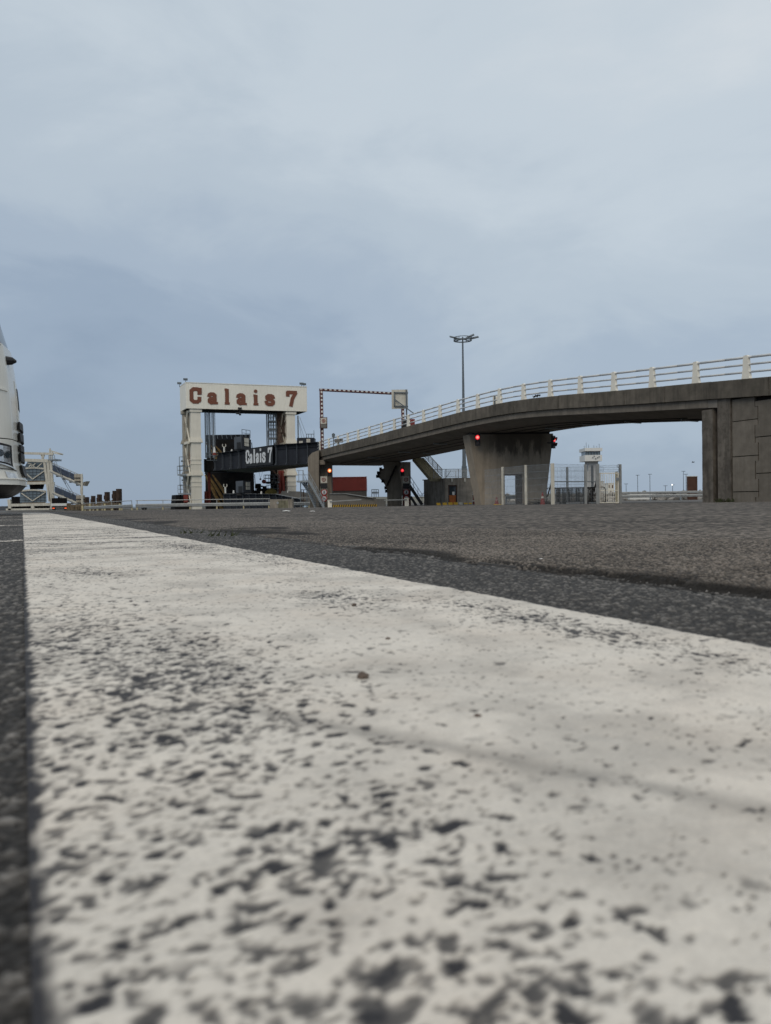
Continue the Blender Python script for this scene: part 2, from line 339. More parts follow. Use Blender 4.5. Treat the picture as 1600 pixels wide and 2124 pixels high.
# worn patches of the line: (photo point they were surveyed at, half width across, half length along, strength)
def so_ao(px, py):
    g = onground(px, py); return g.x*N2[0]+g.y*N2[1], g.x*U2[0]+g.y*U2[1]
WEAR = []
for px, py, ro, ra, k in [(360, 1410, .07, .16, 1.), (170, 1330, .06, .22, .75), (1150, 1300, .035, .22, .95), (700, 1242, .05, .10, .85), (380, 1135, .07, .35, 1.0), (190, 1190, .06, .10, .8), (130, 1440, .04, .10, .6),
                          (700, 1790, .05, .035, .85), (400, 1640, .05, .06, .55), (820, 1680, .03, .03, .55), (1000, 1850, .03, .02, .7), (850, 2040, .05, .02, .8), (1150, 2080, .035, .015, .7), (1330, 1400, .006, .02, .5),
                          (250, 1900, .05, .06, .6), (450, 2050, .05, .03, .7), (100, 1750, .03, .15, .6), (520, 1150, .03, .25, .8), (230, 1100, .12, .6, .75), (1500, 2080, .03, .012, .55), (600, 1920, .03, .03, .5), (560, 1165, .05, .2, .6), (130, 1080, .2, .8, .55)]:
    o_, a_ = so_ao(px, py); WEAR.append((o_, a_, ro, ra, k))
def wearf(O, A):
    r = np.zeros(O.shape)
    for o_, a_, ro, ra, k in WEAR: r = np.maximum(r, k*np.exp(-(((O-o_)/ro)**2+((A-a_)/ra)**2)))
    r = np.maximum(r, .34+.0*O*0) if False else r
    return r
def pits(X, Y, cs, prob, sd):                                        # separate small holes where single stones have lost their paint
    wx = X/cs+.62*(fb(X*75, Y*75, 2, sd+40)-.5)*2; wy = Y/cs+.62*(fb(X*70, Y*70, 2, sd+43)-.5)*2
    f1, f2, cid = vor(wx, wy, sd); k = np.modf(cid*977.3)[0]; k2 = np.modf(cid*331.7)[0]
    r = .10+.34*k; on = sst(.04, -.04, k2-prob)
    return (1-sst(r-.06, r+.09, f1+.22*(fb(X*420, Y*420, 2, sd+46)-.5)))*on*(.62+.38*k)
def paint_m(O, A, X, Y):                                            # 1 = sound paint, 0 = bare asphalt
    wr = wearf(O, A)
    base = .022+.27*sst(.19, .08, O)*(1-.5*sst(.6, 1., A))*(.45+1.1*fb(X*16, Y*16, 2, 90))+.16*sst(.15, .125, A)
    pr = np.clip(base+.62*wr, 0, .92)
    p = pits(X, Y, .0088, pr, 3)
    p = np.maximum(p, .85*pits(X, Y, .0055, pr*.7, 203))
    n1 = fb(X*128, Y*128, 3, 91); n2 = fb(X*330, Y*330, 2, 92)
    p = np.maximum(p, sst(.79-.20*wr, .86-.18*wr, n1)*.9)
    p = np.maximum(p, .8*sst(.80-.27*np.clip(wr-.2, 0, 1), .86-.27*np.clip(wr-.2, 0, 1), n2))
    cr = np.abs(fb(X*24, Y*24, 3, 190)-.5); p = np.maximum(p, .45*sst(.006, .001, cr)*sst(.56, .70, fb(X*13, Y*13, 2, 191)))
    strk = sst(.53, .66, fb(A*9+X*0, O*2.6, 3, 95))*sst(1.2, 2.6, A)*.8*sst(.42, .62, n2*.5+n1*.5+.06)
    p = np.maximum(p, strk)
    ed = np.minimum(O, .488-O); p = np.maximum(p, sst(.006, .0, ed-.007*(fb(A*120, O*120, 2, 96)-.35)))
    o1, a1 = so_ao(560, 1490); o2, a2 = so_ao(1600, 1700)            # a soft tyre mark crossing the paint
    t = np.clip(((O-o1)*(o2-o1)+(A-a1)*(a2-a1))/((o2-o1)**2+(a2-a1)**2), -.1, 1.3)
    dd = np.hypot(O-o1-t*(o2-o1), A-a1-t*(a2-a1)); tm = np.exp(-(dd/.008)**2)*.34*(.5+fb(X*40, Y*40, 2, 97))
    grime = .20*sst(.42, .75, fb(X*17, Y*17, 4, 98))+.07*sst(.4, .7, fb(X*150, Y*150, 2, 99))
    return np.clip(1-p-tm-grime, 0, 1)
def paint_z(O, A, X, Y):
    e, c = stones(X, Y, .0066, 3)
    return 0.0022-.0007*(1-sst(.25, .75, paint_m(O, A, X, Y)))+.0004*e*c+.0012*(fb(X*55, Y*55, 2, 99)-.5)+.003*(fb(X*7, Y*7, 2, 4)-.5)+gzn(X, Y)
m_dark = attr_mat('dark asphalt', (.014, .0135, .0135), (.20, .19, .178), .8, 320, .5, bump=.3, spec=.25)
m_grey = attr_mat('grey asphalt', (.017, .015, .0132), (.243, .214, .186), .85, 240, .5, big=(.45, .12), bump=.3, spec=.2)
m_paint = attr_mat('worn white road paint', (.030, .030, .034), (.615, .58, .522), .75, 650, .09, big=(8, .09), bump=.15, spec=.25, tint=(.94, .90, .87))
ALO = geo(.10, 16.8, .0042)
gridmesh('white_line', np.linspace(0, .488, 250), ALO, paint_z, {'mask': paint_m}, m_paint)
gridmesh('dark_asphalt_strip', np.linspace(.47, .775, 90), geo(.2, 20.0, .005), dark_z, {'mask': dark_m}, m_dark)
gridmesh('dark_asphalt', np.concatenate([[-30, -16, -9, -5, -3, -1.8, -1.2, -.8, -.55, -.4, -.3], np.linspace(-.24, .012, 90)]), geo(.06, 20.5, .006), dark_z, {'mask': dark_m}, m_dark)
gridmesh('grey_apron', np.concatenate([np.concatenate([np.linspace(.736, .79, 28), np.linspace(.794, 1.7, 270)]), geo(1.704, 60, .011)]), geo(.35, 45, .0045), grey_z, {'mask': grey_m}, m_grey)
# parking bay lines, perpendicular to the long line
def bay(a, w=.11):
    A_ = np.linspace(a-w/2, a+w/2, 14); O_ = np.linspace(-6, .004, 900)
    return gridmesh('bay_line', O_, A_, lambda O, A, X, Y: dark_z(O, A, X, Y)+.0009+.0006*fb(X*60, Y*60, 2, 3), {'mask': lambda O, A, X, Y: np.clip(.9-.9*sst(.52, .62, fb(X*60, Y*60, 3, 12)), 0, 1)}, m_paint)
for a in (2.86, 5.36, 7.86, 10.36, 15.4): bay(a)
# wide quay surface beyond the crest, sea, banks
m_far = mat('quay asphalt', (.085, .082, .078), .9, var=.2, vs=.35, bump=.1)
m_under = mat('sub base', (.05, .05, .05), .9)
def land(name, xs, ys, m, dz=0.):
    b = MB(); vs = [(x, y, gz(x, y)+dz) for y in ys for x in xs]; n = len(xs)
    fs = [(j*n+i, j*n+i+1, (j+1)*n+i+1, (j+1)*n+i) for j in range(len(ys)-1) for i in range(n-1)]
    b.add(vs, fs); return tag(b.build(name, m, org=V((0, 0, 0))), kind='structure')
land('quay_ground', [-120, -60, -30, -14, -10, -6, -4, 0, 10, 20, 40, 80, 160], [14, 18, 20, 24, 30, 38, 47, 55, 65, 75, 84], m_far, -.03)
land('ramp_ground', [-10, -6, -4, 0, 10, 20, 40, 80, 160], [84, 92, 100, 130, 180, 260, 330], m_far, -.03)
land('far_quay', [-300, -120, -60, -46], [84, 100, 130, 180, 260], m_far, -.03)
b = MB(); b.box(-60, -10, 83.6, 84, -6, gz(-30, 84)-.04); b.box(-46.4, -46, 84, 260, -6, -.34); b.box(-10, -9.6, 84, 330, -6, -.3)
tag(b.build('quay_wall', M['oldconc']), 'old concrete quay wall dropping to the sea behind the guard rail', 'quay wall')
b = MB(); b.add([(-160, -60, -.06), (160, -60, -.06), (160, 15, -.06), (-160, 15, -.06)], [(0, 1, 2, 3)])
tag(b.build('ground_base', m_under), kind='structure')
m_sea = bpy.data.materials.new('sea water'); m_sea.use_nodes = True
_b = m_sea.node_tree.nodes['Principled BSDF']; _b.inputs['Base Color'].default_value = (.05, .10, .11, 1); _b.inputs['Roughness'].default_value = .25
_t = m_sea.node_tree; _co = _t.nodes.new('ShaderNodeTexCoord'); _n = _t.nodes.new('ShaderNodeTexNoise'); _n.inputs['Scale'].default_value = .5; _n.inputs['Detail'].default_value = 6
_bp = _t.nodes.new('ShaderNodeBump'); _bp.inputs['Strength'].default_value = .6; _bp.inputs['Distance'].default_value = .4
_t.links.new(_co.outputs['Object'], _n.inputs['Vector']); _t.links.new(_n.outputs[0], _bp.inputs['Height']); _t.links.new(_bp.outputs[0], _b.inputs['Normal'])
b = MB(); R_ = 15000; b.add([(-R_, 60, -4.5), (R_, 60, -4.5), (R_, R_, -4.5), (-R_, R_, -4.5)], [(0, 1, 2, 3)]); tag(b.build('sea', m_sea, org=V((0, 0, -4.5))), kind='structure')
b = MB(); xs = [i*12-20 for i in range(60)]
top = [(x, 330+8*math.sin(x*.05), 2.2+1.2*fb(np.array([x*.05]), np.array([0.]), 3, 2)[0]) for x in xs]
b.add([(p[0], p[1]-22, -.4) for p in top]+top+[(p[0], p[1]+60, -5) for p in top], [(i, i+1, 61+i-0, 60+i) for i in range(59)]+[(60+i, 61+i, 121+i, 120+i) for i in range(59)])
tag(b.build('harbour_bank', mat('far bank', (.14, .14, .12), .95, var=.4, vs=.1)), kind='structure')

# ================================================================== OVERPASS
UB = V((.4026, -.9154, 0)); NB = V((.9154, .4026, 0)); Z3 = V((0, 0, 1))
ZT = [(-3, 6.62), (0, 6.80), (2, 6.93), (4, 7.03), (6, 7.15), (8, 7.28), (10, 7.41), (11, 7.47), (12, 7.50), (13, 7.48), (14, 7.38), (15, 7.18), (16, 6.92), (17, 6.66), (18, 6.41), (19, 6.17), (20, 5.93), (22, 5.42), (26, 4.4)]
def zt(i):
    i = min(max(i, -3), 26)
    for (a, p), (b_, q) in zip(ZT[:-1], ZT[1:]):
        if a <= i <= b_:
            return p+(q-p)*(i-a)/(b_-a)
def ztop(i): return (zt(i-.6)+zt(i-.3)+zt(i)+zt(i+.3)+zt(i+.6))/5
def BP(i, wd, dz=0.): return V((4.842+1.2883*(i-10), 67.066-2.9293*(i-10), 0))+NB*wd+Z3*(ztop(i)+dz)
ov = thing('overpass', 'grey concrete road overpass with cream post railing, rising from the linkspan to the panelled wall', 'bridge', BP(10, 4, -7.4))
I0, I1 = -1.25, 27.0
steps = [I0+k*.25 for k in range(int((I1-I0)/.25)+1)]
def sweep(sec, mtl, name, a=I0, e=I1, par=ov):
    st = [i for i in steps if a-1e-6 <= i <= e+1e-6]; b = MB(); n = len(sec)
    for i in st: b.v += [BP(i, s_[0]+(max(0., 16-i)*.19 if s_[0] > 4 else 0), s_[1]) for s_ in sec]
    for k in range(len(st)-1):
        for j in range(n):
            b.f.append((k*n+j, k*n+(j+1) % n, (k+1)*n+(j+1) % n, (k+1)*n+j))
    b.f += [tuple(range(n)), tuple(range((len(st)-1)*n, len(st)*n))]
    return b.build(name, mtl, par)
sweep([(.0, -.90), (.0, -1.32), (.35, -1.34), (1.5, -1.62), (6.6, -1.62), (7.7, -1.34), (8.0, -1.3), (8.0, -.5), (.3, -.5), (.3, -.9)], M['soffit'], 'deck_slab', e=19.5)
sweep([(-.02, -.905), (-.02, -1.30), (.34, -1.33), (.34, -.905)], M['band'], 'edge_beam', e=19.3)
sweep([(.4, -.15), (7.6, -.15), (7.6, -.48), (.4, -.48)], M['soffit'], 'roadway')
b = MB()                                                             # parapet made of cast panels with open joints
edges = [-1.25, .65, 1.7, 2.7, 3.7, 4.7, 5.7, 6.7, 7.7, 8.7, 9.7, 10.7, 11.7, 12.7, 13.7, 14.7, 15.35, 16.35, 17.35, 18.35, 19.35, 20.45, 21.45, 22.45, 23.45, 24.45, 25.45, 26.45]
rj = random.Random(4)
for k, (a, e) in enumerate(zip(edges[:-1], edges[1:])):
    g = .005; oj = rj.uniform(-.008, .008); tj = rj.uniform(-.012, .012)
    nseg = 4; pts = [a+g+(e-a-2*g)*q/nseg for q in range(nseg+1)]
    sec = [(-.20+oj, -.885), (-.20+oj, -.03+tj), (-.15+oj, tj), (.36, tj), (.40, -.05), (.40, -.885)]; n = len(sec); base = len(b.v)
    for i in pts: b.v += [BP(i, *s_) for s_ in sec]
    for q in range(nseg):
        for j in range(n): b.f.append((base+q*n+j, base+q*n+(j+1) % n, base+(q+1)*n+(j+1) % n, base+(q+1)*n+j))
    b.f += [tuple(base+j for j in range(n)), tuple(base+nseg*n+j for j in range(n))]
b.build('parapet', M['parapet'], ov)
b = MB(); sw = [(-.14, -.86), (-.14, -.06), (.3, -.06), (.3, -.86)]
sweep(sw, M['joint'], 'joint_backing', e=26.4)
rail = MB(); rail.obox(BP(10, .2, 0), UB*.02, NB*.02, Z3*.02)
rl = thing('railing_anchor', None, None, (0, 0, 0)) if False else None
railing = MB()
for hh, r in ((1.05, .055), (.70, .045), (.33, .045)):
    pts = [BP(i-.0, .02, hh) for i in [-.9+.5*k for k in range(int((26.4+.9)/.5))]]
    railing.path(pts, r*1.15, 8)
railo = railing.build('railing', M['railpaint'], ov, smooth=True)
def post_mesh(i):
    b = MB(); c = BP(i, .02, -.01); d = UB
    prof = [(-.26, 0), (.26, 0), (.22, .10), (.17, .45), (.13, 1.10), (.09, 1.155), (-.09, 1.155), (-.13, 1.10), (-.17, .45), (-.22, .10)]
    b.prism([c+d*x+Z3*z-NB*.09 for x, z in prof], NB*.18)
    return b
for i in range(-1, 27): post_mesh(i).build('post', M['postcream'], railo)
# lamps and pipes under the deck
for i, wd in ((3.2, 2.2), (5.6, 2.5), (8.4, 2.0), (9.4, 5.3), (5.2, 6.0), (16.0, 3.6), (17.6, 3.4), (12.9, 4.4), (14.4, 4.2)):
    b = MB(); p, q = BP(i, wd, -1.70), BP(i-.05, wd, -1.70)+NB*1.5
    b.tube(p, q, .055); b.obox(p+V((0, 0, .05)), NB*.12, UB*.1, Z3*.06); b.obox(q-NB*.12+V((0, 0, .05)), NB*.12, UB*.1, Z3*.06)
    b.build('soffit_lamp', M['galv'], ov)
for wd in (2.6, 4.2, 5.6):
    b = MB(); b.path([BP(i*1.0, wd, -1.645) for i in range(0, 19)], .03, 5); b.build('cable_conduit', M['black'], ov)
# --- wide pier with a doorway through it
bk = V((-.40, .915, 0))
px_ = lambda p: at(p, 900, 64.6).x
yb = 64.6; zb, ztp = -.25, 5.72
xl0, xl1, xr1, xr0 = 8.03, 7.10, 14.12, 13.42                       # bottom left, top left, top right, bottom right
o0, o1, oh = 10.02, 11.5, 2.28
b = MB()
def L_at(z): return xl0+(xl1-xl0)*(z-0)/(ztp)
def R_at(z): return xr0+(xr1-xr0)*(z-0)/(ztp)
dv = bk*1.12
b.prism([(L_at(zb), yb, zb), (o0, yb, zb), (o0, yb, oh), (L_at(oh), yb, oh)], dv)
b.prism([(o1, yb, zb), (R_at(zb), yb, zb), (R_at(oh), yb, oh), (o1, yb, oh)], dv)
b.prism([(L_at(oh), yb, oh), (R_at(oh), yb, oh), (R_at(ztp), yb, ztp), (L_at(ztp), yb, ztp)], dv)
m_pier = mat('stained pier concrete', (.30, .255, .20), .92, var=.22, vs=.8, bump=.3, streak=.3, dirt=(.07, .06, .048))
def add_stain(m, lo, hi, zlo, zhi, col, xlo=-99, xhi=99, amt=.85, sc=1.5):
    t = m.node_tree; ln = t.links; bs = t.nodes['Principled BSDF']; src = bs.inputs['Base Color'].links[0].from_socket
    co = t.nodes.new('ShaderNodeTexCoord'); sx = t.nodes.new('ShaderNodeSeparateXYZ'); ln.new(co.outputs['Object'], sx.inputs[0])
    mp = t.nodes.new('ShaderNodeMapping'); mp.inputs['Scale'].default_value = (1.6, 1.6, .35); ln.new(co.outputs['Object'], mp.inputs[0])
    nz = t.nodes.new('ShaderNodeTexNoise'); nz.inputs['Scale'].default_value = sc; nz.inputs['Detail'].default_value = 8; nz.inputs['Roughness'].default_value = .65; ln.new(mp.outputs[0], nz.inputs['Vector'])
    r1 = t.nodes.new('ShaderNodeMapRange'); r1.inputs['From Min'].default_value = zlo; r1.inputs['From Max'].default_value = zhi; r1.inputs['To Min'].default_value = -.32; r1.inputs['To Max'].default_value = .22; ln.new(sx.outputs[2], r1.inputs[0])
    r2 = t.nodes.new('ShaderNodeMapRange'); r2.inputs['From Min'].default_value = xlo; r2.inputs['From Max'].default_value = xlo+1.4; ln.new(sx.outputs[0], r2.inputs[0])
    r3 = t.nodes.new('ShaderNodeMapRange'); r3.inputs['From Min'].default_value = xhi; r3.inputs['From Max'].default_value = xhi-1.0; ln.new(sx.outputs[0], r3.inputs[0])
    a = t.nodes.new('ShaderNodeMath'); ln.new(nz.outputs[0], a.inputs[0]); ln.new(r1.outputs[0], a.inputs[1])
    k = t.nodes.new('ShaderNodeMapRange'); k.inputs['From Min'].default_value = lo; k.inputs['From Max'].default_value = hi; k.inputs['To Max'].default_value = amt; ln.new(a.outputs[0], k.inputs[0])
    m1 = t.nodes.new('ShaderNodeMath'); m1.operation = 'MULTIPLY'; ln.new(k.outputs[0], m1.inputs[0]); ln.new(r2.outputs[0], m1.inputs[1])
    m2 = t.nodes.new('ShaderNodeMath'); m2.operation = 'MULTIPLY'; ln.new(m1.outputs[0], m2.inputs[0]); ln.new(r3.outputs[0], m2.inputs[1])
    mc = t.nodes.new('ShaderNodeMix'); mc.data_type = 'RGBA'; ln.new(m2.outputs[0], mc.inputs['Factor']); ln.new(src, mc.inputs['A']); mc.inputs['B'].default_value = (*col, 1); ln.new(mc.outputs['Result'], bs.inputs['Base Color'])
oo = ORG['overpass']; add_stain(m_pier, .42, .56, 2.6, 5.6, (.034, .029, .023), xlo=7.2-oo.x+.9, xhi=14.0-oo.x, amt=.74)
b.build('pier', m_pier, ov)
b = MB(); b.obox((o0-.02, yb-.03, oh), (o1-o0+.04, 0, 0), (0, .2, 0), (0, 0, .1)); b.obox((o1-.03, yb+.03, zb), (.1, 0, 0), dv*.9, (0, 0, oh-zb+.03)); b.build('doorway_lining', M['rust'], ov)
b = MB(); b.obox((7.35, yb+.12, ztp), (6.5, 0, 0), dv*.7, (0, 0, .55)); b.build('bearing_gap_shade', M['black'], ov)  # black block stands in for the dark shade of the bearing gap
# --- end supports either side of the lower roadway
b = MB(); d = 96.
xa, xb = at(640, 1000, d).x, at(662, 1000, d).x
b.prism([at(x, y, d-.9) for x, y in ((639, 1060), (639, 950), (642, 945), (648, 939), (662, 934), (662, 1060))], (0, 4, 0)); b.box(xb, at(687, 1000, d).x, d+.9, d+3, -.6, 5.4); b.box(xb+.01, at(676, 1000, d).x, d-.6, d+.2, 4.95, 5.5)
b.build('end_pier', M['pier'], ov)
b = MB(); d = 96.5
P_ = lambda x, y, dd=96.5: at(x, y, dd)
b.prism([P_(x, y) for x, y in [(793, 958), (797, 971), (789, 974), (784, 983), (786, 990), (792, 996), (798, 1004), (803, 1016), (804, 1050), (834, 1050), (835, 958)]], (0, 1.8, 0))
b.prism([P_(x, y, 96.0) for x, y in [(833, 958), (852, 958), (853, 1050), (838, 1050), (832, 1000), (828, 975)]], (0, 2.4, 0))
b.build('end_pier', M['pier'], ov)
b = MB()
for x, y, s_ in [(791, 973, .35), (787, 981, .42), (785, 988, .4), (795, 998, .3), (801, 1012, .3), (802, 1019, .26)]:
    q = P_(x, y, 96.3); b.box(q.x-s_*.7, q.x+s_*.3, q.y-.1, q.y+1.2, q.z-.16, q.z+.2)
b.bar(P_(822, 966, 96.2), P_(803, 1008, 96.2), .22); b.build('corroded_bracket', M['darksteel'], ov)

# ================================================================== RETAINING WALL at the right
WI = 19.28
def W(i, z, wd=0.): p = BP(i, wd); return V((p.x, p.y, z))
rw = thing('retaining_wall', 'retaining wall of interlocking concrete panels with stained pilasters carrying the overpass end', 'retaining wall', W(20.5, -.2))
b = MB(); b.prism([W(19.62, -.3, .16), W(26.9, -.3, .16), W(26.9, ztop(26.9)-.93, .16), W(22, ztop(22)-.93, .16), W(19.62, ztop(19.62)-.93, .16)], NB*7.3); b.build('wall_core', M['joint'], rw)
def chipped(i0, i1, z0, z1, o, th, nm):
    b = MB(); r = random.Random(int(i0*100)); n = 14; a = []
    for k in range(n+1): a.append((i0+r.uniform(-.002, .002), z0+(z1-z0)*k/n))
    for k in range(n, -1, -1): a.append((i1+r.uniform(-.002, .002), z0+(z1-z0)*k/n))
    b.prism([W(i, z, o) for i, z in a], NB*th); return b.build(nm, M['pilaster'], rw)
chipped(19.12, 19.34, -.3, ztop(19.2)-1.42, .0, 7.6, 'pilaster')
chipped(19.45, 19.70, -.3, ztop(19.5)-.91, -.04, 6.5, 'pilaster')
b = MB(); b.prism([W(19.30, -.3, 1.6), W(19.52, -.3, 1.6), W(19.52, ztop(19.5)-1, 1.6), W(19.30, ztop(19.4)-1, 1.6)], NB*.2); b.build('gap_backing', M['joint'], rw)
pw = .455; ph = 1.75; nt_ = .055                                      # panel width in posts, height in metres, notch
pb = MB(); rp_ = random.Random(5)
def bnd(j, z):                                                        # stepped joint between two columns of panels
    if j == 0: return 19.712
    return 19.715+j*pw+(.5 if ((z-.14*(j % 2))/ph) % 1. < .5 else -.5)*nt_
def brk(j, za, ze): return sorted(z for z in [.14*(j % 2)+k*ph/2 for k in range(-4, 14)] if za+.02 < z < ze-.02)
for c in range(16):
    off = [.42, -.46][c % 2]; g = .02; gi = .009
    for k in range(-1, 6):
        z0 = max(-.3, off+(k-1)*ph+g); z1 = off+k*ph-g; tops = ztop(19.715+(c+.5)*pw)-.93
        z1 = min(z1, tops)
        if z1-z0 < .1: continue
        le = []; ri = []
        for j, lst, sg in ((c, le, gi), (c+1, ri, -gi)):
            zs_ = [z0]+brk(j, z0, z1)+[z1]
            for a, e in zip(zs_[:-1], zs_[1:]):
                x = bnd(j, (a+e)/2)+sg; lst += [(x, a if a == z0 else a+(g if sg*(bnd(j, a+.05)-bnd(j, a-.05)) < 0 else -g)*.0), (x, e)]
        poly = le[::-1]+ri; o_ = rp_.uniform(-.012, .012)
        pb.prism([W(i, z, .02+o_) for i, z in poly], NB*.16)
pb.build('panel', M['panel'], rw)
b = MB(); r = random.Random(3)
for k in range(70):
    p = W(19.40+r.random()*.42, -.12, -.05-r.random()*.1); q = p+V((r.uniform(-.12, .12), r.uniform(-.1, .02), r.uniform(.04, .24))); sdv = V((r.uniform(-.05, .05), .02, .03))
    b.add([p, q, q+sdv, p+sdv], [(0, 1, 2, 3)])
tag(b.build('weed', M['leaf']), 'low green weeds growing at the foot of the stained wall pilasters', 'weed')

# ================================================================== TRAFFIC LIGHTS
def sig(px, py, d, lens_px, face, label, core, glow, hs=1., group='red signals on the bridge'):
    c = at(px, py, d); f = V(face).normalized(); rt = V((-f.y, f.x, 0)); 
    t = thing('traffic_light', label, 'traffic light', c-Z3*.7*hs, group)
    b = MB(); wd, ht = .42*hs, 1.05*hs
    b.obox(c-rt*wd/2-Z3*ht*.68-f*.18, rt*wd, f*.18, Z3*ht); b.obox(c-rt*wd*.15-Z3*.3-f*.6, rt*wd*.3, f*.45, Z3*.12); b.build('housing', M['black'], t)
    r = lens_px/2*d/1600
    b = MB(); b.disc(c, f, r, .03); b.build('lens', M[glow], t)
    b = MB(); b.disc(c+f*.031, f, r*.55, .012); b.build('lamp_core', M[core], t)
    b = MB(); b.disc(c-Z3*.46*hs, f, .15*hs, .03); b.build('lens', M['lens'], t)
    for dz in (0, -.46*hs):
        b = MB(); n = 12; cc = c+Z3*dz; vs = []
        for k in range(n+1):
            a = math.pi*(-.12+1.24*k/n); e = rt*math.cos(a)+Z3*math.sin(a)
            for rr in (.175*hs, .2*hs): vs += [cc+e*rr+f*.0, cc+e*rr+f*.26*hs*(.55+.45*math.sin(max(0, min(math.pi, a))))]
        fs = []
        for k in range(n):
            i = k*4; fs += [(i, i+1, i+5, i+4), (i+2, i+6, i+7, i+3), (i+1, i+3, i+7, i+5)]
        b.add(vs, fs); b.build('visor', M['black'], t)
    return t
sig(991, 907, 63.9, 9.5, (-.2, -1, 0), 'black two lamp signal lit red, on the left edge of the wide bridge pier', 'litredcore', 'litred')
sig(1150, 912, 64.0, 9, (.75, -.62, 0), 'black signal lit red, seen from the side at the right edge of the wide pier', 'litredcore', 'litred')
sig(684, 976, 93.6, 8, (.12, -1, 0), 'signal lit bright amber on the concrete end support of the bridge above two round signs', 'litambercore', 'litamber', group='signals over the lower roadway')
sig(835, 975.5, 93.8, 7, (.1, -1, 0), 'signal glowing deep red on the dark end support beside the dark steel stair', 'litreddim', 'litred', .95, group='signals over the lower roadway')
# lamps standing on the deck, seen from behind
q = BP(7.42, .9, 0); t = thing('traffic_light', 'pair of black and red signal backs standing on the deck below the square sign', 'traffic light', q)
b = MB(); b.box(q.x-.55, q.x-.1, q.y-.1, q.y+.2, q.z+.1, q.z+.95); b.box(q.x-.05, q.x+.1, q.y, q.y+.15, q.z-.2, q.z+1.0); b.box(q.x-.7, q.x-.4, q.y-.05, q.y+.1, q.z-.05, q.z+.3); b.build('housing', M['black'], t)
b = MB(); b.box(q.x+.12, q.x+.62, q.y-.12, q.y+.2, q.z+.35, q.z+.95); b.build('red_hood', M['redfade'], t)
b = MB(); b.box(q.x+.1, q.x+.5, q.y-.1, q.y+.18, q.z-.1, q.z+.33); b.build('lower_hood', M['black'], t)

# ================================================================== SIGNS
def toothed(c, s, rt, up, nrm):                                     # square plate with a toothed edge
    pts = []; n = 5; h = s/2; tk = s*.06
    for side in range(4):
        a = [(-h, h), (h, h), (h, -h), (-h, -h)][side]; e = [(h, h), (h, -h), (-h, -h), (-h, h)][side]
        ox, oy = [(0, 1), (1, 0), (0, -1), (-1, 0)][side]
        for k in range(n):
            for q in (0., .5):
                f0 = (k+q)/n; x = a[0]+(e[0]-a[0])*f0; y = a[1]+(e[1]-a[1])*f0
                x1 = a[0]+(e[0]-a[0])*(f0+.5/n); y1 = a[1]+(e[1]-a[1])*(f0+.5/n)
                kk = 0 if q == 0 else tk
                pts += [(x+ox*kk, y+oy*kk), (x1+ox*kk, y1+oy*kk)]
    b = MB(); b.prism([c+rt*x+up*y for x, y in pts], -nrm*.04); return b
FX = V((1, 0, 0)); FN = V((0, -1, 0))
def signset(px, y0, d, back, label, lower):
    c0 = at(px, y0, d); t = thing('sign_board', label, 'sign', c0-Z3*4.5, 'sign boards at the lower roadway'); k = d/1600
    cb = at(px+1, y0+24, d+.12)
    b = MB(); b.box(cb.x-8.5*k, cb.x+8*k, d+.10, d+.16, at(px, y0+(46 if back == 'pier' else 54), d).z, at(px, y0+14, d).z); b.build('backing_board', M[back], t)
    toothed(c0, 13*k, FX, Z3, FN).build('toothed_plate', M['offwhite'], t)
    b = MB(); b.ring(c0+FN*.005, FN, 2.9*k, 4.3*k, .02); b.build('ring_mark', M['redfade'], t)
    b = MB(); b.ring(c0+FN*.005, FN, .9*k, 1.7*k, .02); b.build('ring_mark', M['brown'], t)
    p = at(px+.3, y0+13, d); b = MB(); b.box(p.x-7*k, p.x+7*k, d-.06, d+.05, p.z-5*k, p.z+5*k); b.build('display_panel', M['black'], t)
    b = MB(); b.box(p.x-6.8*k, p.x+6.9*k, d-.015, d+.05, p.z-6.5*k, p.z-6.2*k)
    for q in range(6): b.box(p.x-6.5*k+q*2.4*k, p.x-5.3*k+q*2.4*k, d-.02, d+.05, p.z-7.2*k, p.z-6.4*k)
    b.build('toothed_strip', M['offwhite'], t)
    for yy, kind in ((y0+26, 'walk'), (y0+39, 'bike')):
        c = at(px+.8, yy, d); rr = 6.4*k
        b = MB(); b.disc(c+V((0, .05, 0)), FN, rr, .05); rs = b.build('round_sign', M['red'], t)
        b = MB(); b.disc(c+FN*.006, FN, rr*.74, .012); b.build('white_face', M['letwhite'], rs)
        b = MB()
        if kind == 'walk':
            b.disc(c+FN*.02+Z3*rr*.42, FN, rr*.13, .01, 10); b.bar(c+FN*.024+Z3*rr*.28, c+FN*.024-Z3*rr*.08, rr*.24, .012, (0, 1, 0))
            for dx in (-.25, .25): b.bar(c+FN*.022-Z3*rr*.06, c+FN*.022+FX*rr*dx-Z3*rr*.55, rr*.14, .012, (0, 1, 0))
            for dx in (-.28, .28): b.bar(c+FN*.028+Z3*rr*.22, c+FN*.028+FX*rr*dx-Z3*rr*.05, rr*.1, .012, (0, 1, 0))
        else:
            for dx in (-.32, .32): b.ring(c+FN*.02+FX*rr*dx-Z3*rr*.18, FN, rr*.17, rr*.25, .01, 16)
            b.bar(c+FN*.026+FX*rr*-.3-Z3*rr*.15, c+FN*.026+FX*rr*.05+Z3*rr*.2, rr*.09, .012, (0, 1, 0)); b.bar(c+FN*.03+FX*rr*.3-Z3*rr*.15, c+FN*.03+FX*rr*.05+Z3*rr*.2, rr*.09, .012, (0, 1, 0))
            b.bar(c+FN*.034-FX*rr*.5+Z3*rr*.5, c+FN*.034+FX*rr*.5-Z3*rr*.5, rr*.08, .012, (0, 1, 0))
        b.build('pictogram', M['black'], rs)
    b = MB(); b.tube(V((cb.x, d+.25, -.5)), V((cb.x, d+.25, c0.z)), .06); b.build('sign_post', M['galv'], t)
